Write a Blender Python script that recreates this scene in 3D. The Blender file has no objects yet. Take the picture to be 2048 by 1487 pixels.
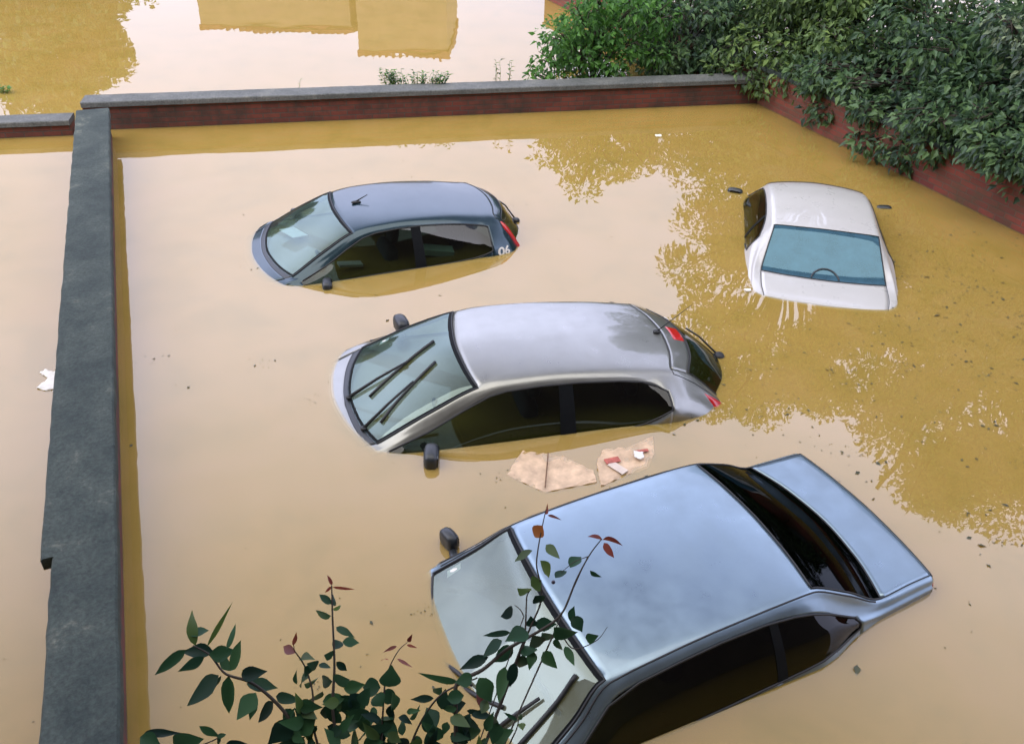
import bpy, bmesh, math, random
import numpy as np
from mathutils import Vector, Matrix
R = math.radians
scene = bpy.context.scene
col = scene.collection
random.seed(11)

# ------------------------------------------------------------------ helpers
def tag(o, label=None, cat=None, group=None, kind=None):
    if label: o['label'] = label
    if cat: o['category'] = cat
    if group: o['group'] = group
    if kind: o['kind'] = kind
    return o

def empty(name, loc=(0, 0, 0), rot=None, parent=None):
    o = bpy.data.objects.new(name, None); col.objects.link(o)
    o.location = loc; o.empty_display_size = .2
    if rot is not None: o.rotation_euler = rot
    if parent: o.parent = parent
    return o

def mesh_obj(name, verts, faces, mat, parent=None, smooth=False, mats=None):
    me = bpy.data.meshes.new(name)
    me.from_pydata([tuple(v) for v in verts], [], [tuple(f) for f in faces])
    if smooth: me.polygons.foreach_set('use_smooth', [True] * len(me.polygons))
    for m in (mats or [mat]): me.materials.append(m)
    me.update()
    o = bpy.data.objects.new(name, me); col.objects.link(o)
    if parent: o.parent = parent
    return o

class MB:
    """collects shapes into one mesh"""
    def __init__(s): s.v = []; s.f = []
    def add(s, v, f):
        n = len(s.v); s.v += [tuple(a) for a in v]; s.f += [tuple(i + n for i in q) for q in f]
    def box(s, c, d, M=None, bev=0.0):
        bm = bmesh.new(); bmesh.ops.create_cube(bm, size=1.0)
        bmesh.ops.scale(bm, vec=d, verts=bm.verts)
        if bev: bmesh.ops.bevel(bm, geom=bm.edges[:], offset=bev, segments=3, affect='EDGES', profile=.5)
        T = Matrix.Translation(c) @ (M.to_4x4() if M else Matrix.Identity(4))
        bmesh.ops.transform(bm, matrix=T, verts=bm.verts); bm.verts.index_update()
        s.add([v.co[:] for v in bm.verts], [[v.index for v in f.verts] for f in bm.faces]); bm.free()
    def tube(s, pts, r0, r1=None, n=7, cap=True):
        pts = [Vector(p) for p in pts]; r1 = r0 if r1 is None else r1; k = len(pts)
        rings = []; ref = Vector((.13, .27, .95))
        for i, p in enumerate(pts):
            t = (pts[min(i + 1, k - 1)] - pts[max(i - 1, 0)]).normalized()
            a = t.cross(ref)
            if a.length < .05: a = t.cross(Vector((1, 0, 0)))
            a.normalize(); b = t.cross(a); r = r0 + (r1 - r0) * i / max(1, k - 1)
            rings.append([p + (a * math.cos(2 * math.pi * j / n) + b * math.sin(2 * math.pi * j / n)) * r for j in range(n)])
        v = [q for rg in rings for q in rg]; f = []
        for i in range(k - 1):
            for j in range(n): f.append((i * n + j, i * n + (j + 1) % n, (i + 1) * n + (j + 1) % n, (i + 1) * n + j))
        if cap: f.append(tuple(range(n - 1, -1, -1))); f.append(tuple((k - 1) * n + j for j in range(n)))
        s.add(v, f)
    def superell(s, c, d, e=.6, M=None, nu=14, nv=9):
        sp = lambda x: math.copysign(abs(x) ** e, x)
        v = []; f = []
        for i in range(nv + 1):
            ph = -math.pi / 2 + math.pi * i / nv
            for j in range(nu):
                th = 2 * math.pi * j / nu
                p = Vector((d[0] / 2 * sp(math.cos(ph)) * sp(math.cos(th)), d[1] / 2 * sp(math.cos(ph)) * sp(math.sin(th)), d[2] / 2 * sp(math.sin(ph))))
                v.append((M @ p if M else p) + Vector(c))
        for i in range(nv):
            for j in range(nu): f.append((i * nu + j, i * nu + (j + 1) % nu, (i + 1) * nu + (j + 1) % nu, (i + 1) * nu + j))
        s.add(v, f)
    def build(s, name, mat, parent=None, smooth=False):
        return mesh_obj(name, s.v, s.f, mat, parent, smooth)

def smooth_pts(pts, n=6):
    P = np.array(pts, float)
    if len(P) < 3: return [tuple(p) for p in P]
    out = pchip(P, np.linspace(0, len(P) - 1, (len(P) - 1) * n + 1))
    return [tuple(p) for p in out]

def pchip(Y, u):
    """monotone cubic through Y at integer knots, evaluated at u; Y is (n, ...)"""
    n = len(Y); dl = Y[1:] - Y[:-1]
    d = np.zeros_like(Y)
    a, b = dl[:-1], dl[1:]
    same = a * b > 0
    with np.errstate(divide='ignore', invalid='ignore'):
        h = np.where(same, 2 * a * b / np.where(same, a + b, 1), 0)
    d[1:-1] = h
    d[0] = dl[0]; d[-1] = dl[-1]
    i = np.clip(np.floor(u).astype(int), 0, n - 2); t = (u - i)
    t = t.reshape((-1,) + (1,) * (Y.ndim - 1))
    h00 = 2 * t**3 - 3 * t**2 + 1; h10 = t**3 - 2 * t**2 + t; h01 = -2 * t**3 + 3 * t**2; h11 = t**3 - t**2
    return h00 * Y[i] + h10 * d[i] + h01 * Y[i + 1] + h11 * d[i + 1]

# ------------------------------------------------------------------ materials
def nmat(name):
    m = bpy.data.materials.new(name); m.use_nodes = True
    nt = m.node_tree
    for n in list(nt.nodes): nt.nodes.remove(n)
    out = nt.nodes.new('ShaderNodeOutputMaterial')
    return m, nt, out

def N(nt, t, **kw):
    n = nt.nodes.new(t)
    for k, v in kw.items():
        if k.startswith('i_'):
            key = k[2:].replace('_', ' ')
            n.inputs[key].default_value = v
        else: setattr(n, k, v)
    return n

def L(nt, a, ao, b, bi): nt.links.new(a.outputs[ao], b.inputs[bi])

def rgba(c): return (c[0], c[1], c[2], 1)

def noise_ramp(nt, scale, stops, detail=6, rough=.6, coords='Object', vec=None, dist=0.0):
    if vec is None:
        tc = N(nt, 'ShaderNodeTexCoord'); vec = (tc, coords)
    nz = N(nt, 'ShaderNodeTexNoise', i_Scale=scale, i_Detail=detail, i_Roughness=rough, i_Distortion=dist)
    L(nt, vec[0], vec[1], nz, 'Vector')
    rp = N(nt, 'ShaderNodeValToRGB'); e = rp.color_ramp.elements
    while len(e) < len(stops): e.new(.5)
    for k, (p, c) in enumerate(stops): e[k].position = p; e[k].color = rgba(c)
    L(nt, nz, 'Fac', rp, 'Fac')
    return rp, nz

def pr(name, c, rough=.5, metal=0.0, spec=.5, coat=0.0, var=.12, vscale=8, bump=0.0, bscale=60, coat_rough=.05):
    """principled material with slight procedural variation"""
    m, nt, out = nmat(name)
    b = N(nt, 'ShaderNodeBsdfPrincipled', i_Roughness=rough, i_Metallic=metal)
    b.inputs['Specular IOR Level'].default_value = spec
    b.inputs['Coat Weight'].default_value = coat; b.inputs['Coat Roughness'].default_value = coat_rough
    lo = [x * (1 - var) for x in c]; hi = [min(1, x * (1 + var)) for x in c]
    rp, nz = noise_ramp(nt, vscale, [(.3, lo), (.7, hi)])
    L(nt, rp, 'Color', b, 'Base Color')
    if bump:
        tc = N(nt, 'ShaderNodeTexCoord'); n2 = N(nt, 'ShaderNodeTexNoise', i_Scale=bscale, i_Detail=4)
        L(nt, tc, 'Object', n2, 'Vector')
        bp = N(nt, 'ShaderNodeBump', i_Strength=bump, i_Distance=.01); L(nt, n2, 'Fac', bp, 'Height'); L(nt, bp, 'Normal', b, 'Normal')
    L(nt, b, 'BSDF', out, 'Surface')
    return m

def schlick(nt, f0, bumpnode=None):
    g = N(nt, 'ShaderNodeNewGeometry')
    dt = N(nt, 'ShaderNodeVectorMath', operation='DOT_PRODUCT')
    if bumpnode: L(nt, bumpnode, 'Normal', dt, 0)
    else: L(nt, g, 'Normal', dt, 0)
    L(nt, g, 'Incoming', dt, 1)
    ab = N(nt, 'ShaderNodeMath', operation='ABSOLUTE'); L(nt, dt, 'Value', ab, 0)
    om = N(nt, 'ShaderNodeMath', operation='SUBTRACT', use_clamp=True); om.inputs[0].default_value = 1; L(nt, ab, 'Value', om, 1)
    pw = N(nt, 'ShaderNodeMath', operation='POWER'); L(nt, om, 'Value', pw, 0); pw.inputs[1].default_value = 5
    ma = N(nt, 'ShaderNodeMath', operation='MULTIPLY_ADD'); L(nt, pw, 'Value', ma, 0); ma.inputs[1].default_value = 1 - f0; ma.inputs[2].default_value = f0
    return ma

def glass(name, tint, f0=.06, rough=.015, dust=0.0, dustc=(.4, .4, .36), gc=(1, 1, 1)):
    m, nt, out = nmat(name)
    tr = N(nt, 'ShaderNodeBsdfTransparent'); tr.inputs['Color'].default_value = rgba(tint)
    gl = N(nt, 'ShaderNodeBsdfGlossy', i_Roughness=rough); gl.inputs['Color'].default_value = rgba(gc)
    base = tr; bo = 'BSDF'
    if dust:
        df = N(nt, 'ShaderNodeBsdfDiffuse'); df.inputs['Color'].default_value = rgba(dustc)
        rp, nz = noise_ramp(nt, 5, [(.25, (dust * .6,) * 3), (.75, (dust * 1.3,) * 3)])
        mx0 = N(nt, 'ShaderNodeMixShader'); L(nt, rp, 'Color', mx0, 0); L(nt, tr, 'BSDF', mx0, 1); L(nt, df, 'BSDF', mx0, 2)
        base = mx0; bo = 'Shader'
    mx = N(nt, 'ShaderNodeMixShader')
    L(nt, schlick(nt, f0), 'Value', mx, 0); L(nt, base, bo, mx, 1); L(nt, gl, 'BSDF', mx, 2)
    L(nt, mx, 'Shader', out, 'Surface')
    return m

def leafmat(name, c, tl=.35, var=.5, rough=.45, spec=.4):
    m, nt, out = nmat(name)
    g = N(nt, 'ShaderNodeNewGeometry')
    rp = N(nt, 'ShaderNodeValToRGB'); e = rp.color_ramp.elements
    e.new(.5)
    e[0].position = 0; e[0].color = rgba([c[0] * (1 - var), c[1] * (1 - var), c[2] * (1 - var * .6)])
    e[1].position = .5; e[1].color = rgba(c)
    e[2].position = 1; e[2].color = rgba([c[0] * (1 + var * 1.3), c[1] * (1 + var), c[2] * (1 + var * .4)])
    L(nt, g, 'Random Per Island', rp, 'Fac')
    b = N(nt, 'ShaderNodeBsdfPrincipled', i_Roughness=rough); b.inputs['Specular IOR Level'].default_value = spec
    L(nt, rp, 'Color', b, 'Base Color')
    t = N(nt, 'ShaderNodeBsdfTranslucent'); L(nt, rp, 'Color', t, 'Color')
    mx = N(nt, 'ShaderNodeMixShader'); mx.inputs[0].default_value = tl
    L(nt, b, 'BSDF', mx, 1); L(nt, t, 'BSDF', mx, 2); L(nt, mx, 'Shader', out, 'Surface')
    return m

MUD = (.585, .43, .125)
def water_top():
    m, nt, out = nmat('flood_water_surface')
    tc = N(nt, 'ShaderNodeTexCoord')
    # gentle uneven swell: distorts what the water mirrors
    n1 = N(nt, 'ShaderNodeTexNoise', i_Scale=1.5, i_Detail=1, i_Roughness=.4); L(nt, tc, 'Object', n1, 'Vector')
    n2 = N(nt, 'ShaderNodeTexNoise', i_Scale=5, i_Detail=0, i_Roughness=.4); L(nt, tc, 'Object', n2, 'Vector')
    ad = N(nt, 'ShaderNodeMath', operation='MULTIPLY_ADD'); L(nt, n2, 'Fac', ad, 0); ad.inputs[1].default_value = .04; L(nt, n1, 'Fac', ad, 2)
    bp = N(nt, 'ShaderNodeBump', i_Strength=.25, i_Distance=.012); L(nt, ad, 'Value', bp, 'Height')
    rp, nz = noise_ramp(nt, 1.3, [(.25, [MUD[0] * .66, MUD[1] * .76, MUD[2] * .6]), (.5, MUD), (.75, [MUD[0] * 1.12, MUD[1] * 1.06, MUD[2] * 1.4])], detail=11, rough=.72, dist=.6)
    df = N(nt, 'ShaderNodeBsdfDiffuse'); L(nt, rp, 'Color', df, 'Color')
    tr = N(nt, 'ShaderNodeBsdfTransparent'); tr.inputs['Color'].default_value = (.95, .9, .8, 1)
    m1 = N(nt, 'ShaderNodeMixShader'); m1.inputs[0].default_value = .3; L(nt, tr, 'BSDF', m1, 1); L(nt, df, 'BSDF', m1, 2)
    gl = N(nt, 'ShaderNodeBsdfGlossy', i_Roughness=.012); L(nt, bp, 'Normal', gl, 'Normal')
    mx = N(nt, 'ShaderNodeMixShader'); L(nt, schlick(nt, WATER_F0), 'Value', mx, 0); L(nt, m1, 'Shader', mx, 1); L(nt, gl, 'BSDF', mx, 2)
    L(nt, mx, 'Shader', out, 'Surface'); return m
def water_layer(name, a):
    m, nt, out = nmat(name)
    rp, nz = noise_ramp(nt, .9, [(.3, [c * .93 for c in MUD]), (.7, [c * 1.05 for c in MUD])], detail=5)
    df = N(nt, 'ShaderNodeBsdfDiffuse'); L(nt, rp, 'Color', df, 'Color')
    if a >= 1: L(nt, df, 'BSDF', out, 'Surface'); return m
    tr = N(nt, 'ShaderNodeBsdfTransparent'); tr.inputs['Color'].default_value = (.93, .85, .7, 1)
    m1 = N(nt, 'ShaderNodeMixShader'); m1.inputs[0].default_value = a; L(nt, tr, 'BSDF', m1, 1); L(nt, df, 'BSDF', m1, 2)
    L(nt, m1, 'Shader', out, 'Surface'); return m

def brickmat(name, c1, c2, mortar, moss=(.05, .055, .02)):
    m, nt, out = nmat(name)
    tc = N(nt, 'ShaderNodeTexCoord'); sx = N(nt, 'ShaderNodeSeparateXYZ'); L(nt, tc, 'Object', sx, 'Vector')
    ad = N(nt, 'ShaderNodeMath', operation='ADD'); L(nt, sx, 'X', ad, 0); L(nt, sx, 'Y', ad, 1)
    cx = N(nt, 'ShaderNodeCombineXYZ'); L(nt, ad, 'Value', cx, 'X'); L(nt, sx, 'Z', cx, 'Y')
    br = N(nt, 'ShaderNodeTexBrick', i_Scale=1.0); br.inputs['Brick Width'].default_value = .25; br.inputs['Row Height'].default_value = .075
    br.inputs['Mortar Size'].default_value = .008; br.inputs['Mortar Smooth'].default_value = .3
    br.inputs['Color1'].default_value = rgba(c1); br.inputs['Color2'].default_value = rgba(c2); br.inputs['Mortar'].default_value = rgba(mortar)
    L(nt, cx, 'Vector', br, 'Vector')
    rp, nz = noise_ramp(nt, 2.2, [(.42, (0, 0, 0)), (.68, (1, 1, 1))], detail=7, rough=.65)
    mx = N(nt, 'ShaderNodeMixRGB', blend_type='MIX'); L(nt, rp, 'Color', mx, 0); L(nt, br, 'Color', mx, 1); mx.inputs[2].default_value = rgba(moss)
    b = N(nt, 'ShaderNodeBsdfPrincipled', i_Roughness=.9); L(nt, mx, 'Color', b, 'Base Color')
    bp = N(nt, 'ShaderNodeBump', i_Strength=.6, i_Distance=.01); L(nt, br, 'Fac', bp, 'Height'); bp.invert = True; L(nt, bp, 'Normal', b, 'Normal')
    L(nt, b, 'BSDF', out, 'Surface'); return m

def stonemat(name, stops, scale=3.0, fine=40):
    m, nt, out = nmat(name)
    rp, nz = noise_ramp(nt, scale, stops, detail=9, rough=.7, dist=.4)
    rp2, nz2 = noise_ramp(nt, fine, [(.3, (.35, .35, .35)), (.7, (1.5, 1.5, 1.5))], detail=7, rough=.7)
    mx = N(nt, 'ShaderNodeMixRGB', blend_type='MULTIPLY'); mx.inputs[0].default_value = .8; L(nt, rp, 'Color', mx, 1); L(nt, rp2, 'Color', mx, 2)
    b = N(nt, 'ShaderNodeBsdfPrincipled', i_Roughness=.85); L(nt, mx, 'Color', b, 'Base Color')
    bp = N(nt, 'ShaderNodeBump', i_Strength=.9, i_Distance=.012); L(nt, nz2, 'Fac', bp, 'Height'); L(nt, bp, 'Normal', b, 'Normal')
    L(nt, b, 'BSDF', out, 'Surface'); return m

WATER_F0 = .108
M = {}
M['rubber'] = pr('black_rubber', (.012, .013, .014), .55)
M['plastic'] = pr('dark_plastic', (.022, .026, .03), .4, bump=.1)
M['seat'] = pr('seat_fabric', (.035, .04, .045), .9, bump=.2, bscale=200)
M['liner'] = pr('headliner', (.05, .052, .05), .9)
M['white'] = pr('white_paper', (.70, .68, .64), .7, var=.12, vscale=12)
M['chrome'] = pr('mirror_glass', (.07, .075, .08), .06, metal=1)
M['frit'] = pr('black_printed_border', (.006, .007, .008), .6, spec=.08)
M['red_lamp'] = pr('red_lamp_plastic', (.45, .012, .012), .15, coat=.6)
M['clear_lamp'] = pr('clear_lamp_plastic', (.75, .73, .72), .15, coat=.6)
M['orange_lamp'] = pr('orange_lamp_plastic', (.6, .2, .02), .15, coat=.6)
M['coping_dark'] = stonemat('weathered_concrete', [(.22, (.006, .012, .010)), (.42, (.018, .030, .026)), (.58, (.04, .054, .045)), (.70, (.14, .145, .11))], 1.9, 34)
M['coping_grey'] = stonemat('grey_coping_stone', [(.25, (.05, .057, .055)), (.55, (.11, .115, .11)), (.8, (.19, .185, .16))], 2.5)
M['brick_dark'] = brickmat('old_dark_brick', (.12, .028, .018), (.16, .042, .026), (.07, .055, .045), (.035, .025, .018))
M['brick_red'] = brickmat('red_brick', (.22, .045, .028), (.13, .03, .022), (.11, .07, .05), (.08, .05, .025))
M['bark'] = pr('bark', (.05, .04, .03), .9, bump=.6, bscale=30, var=.3)
M['twig'] = pr('twig_bark', (.035, .028, .02), .8, var=.3)
M['card'] = pr('wet_cardboard', (.56, .40, .26), .6, var=.28, vscale=9, bump=.5, bscale=25)
M['card_edge'] = pr('cardboard_edge', (.16, .09, .05), .8, var=.3, vscale=40)
M['card_red'] = pr('red_print', (.40, .10, .07), .6, var=.4, vscale=30)
M['card_pale'] = pr('pale_print', (.6, .5, .42), .6)
SKY_STRENGTH, SUN_E, EXPOSURE = .13, 3.6, .75
CLOUD, CLOUD_COL = .88, (14.6, 15.3, 21.0, 1)
CLOUD_RAMP = [(0, .5), (.2, .55), (.36, .66), (.5, .95), (.6, .85), (.72, .45), (.85, .12), (1, .08)]
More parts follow.
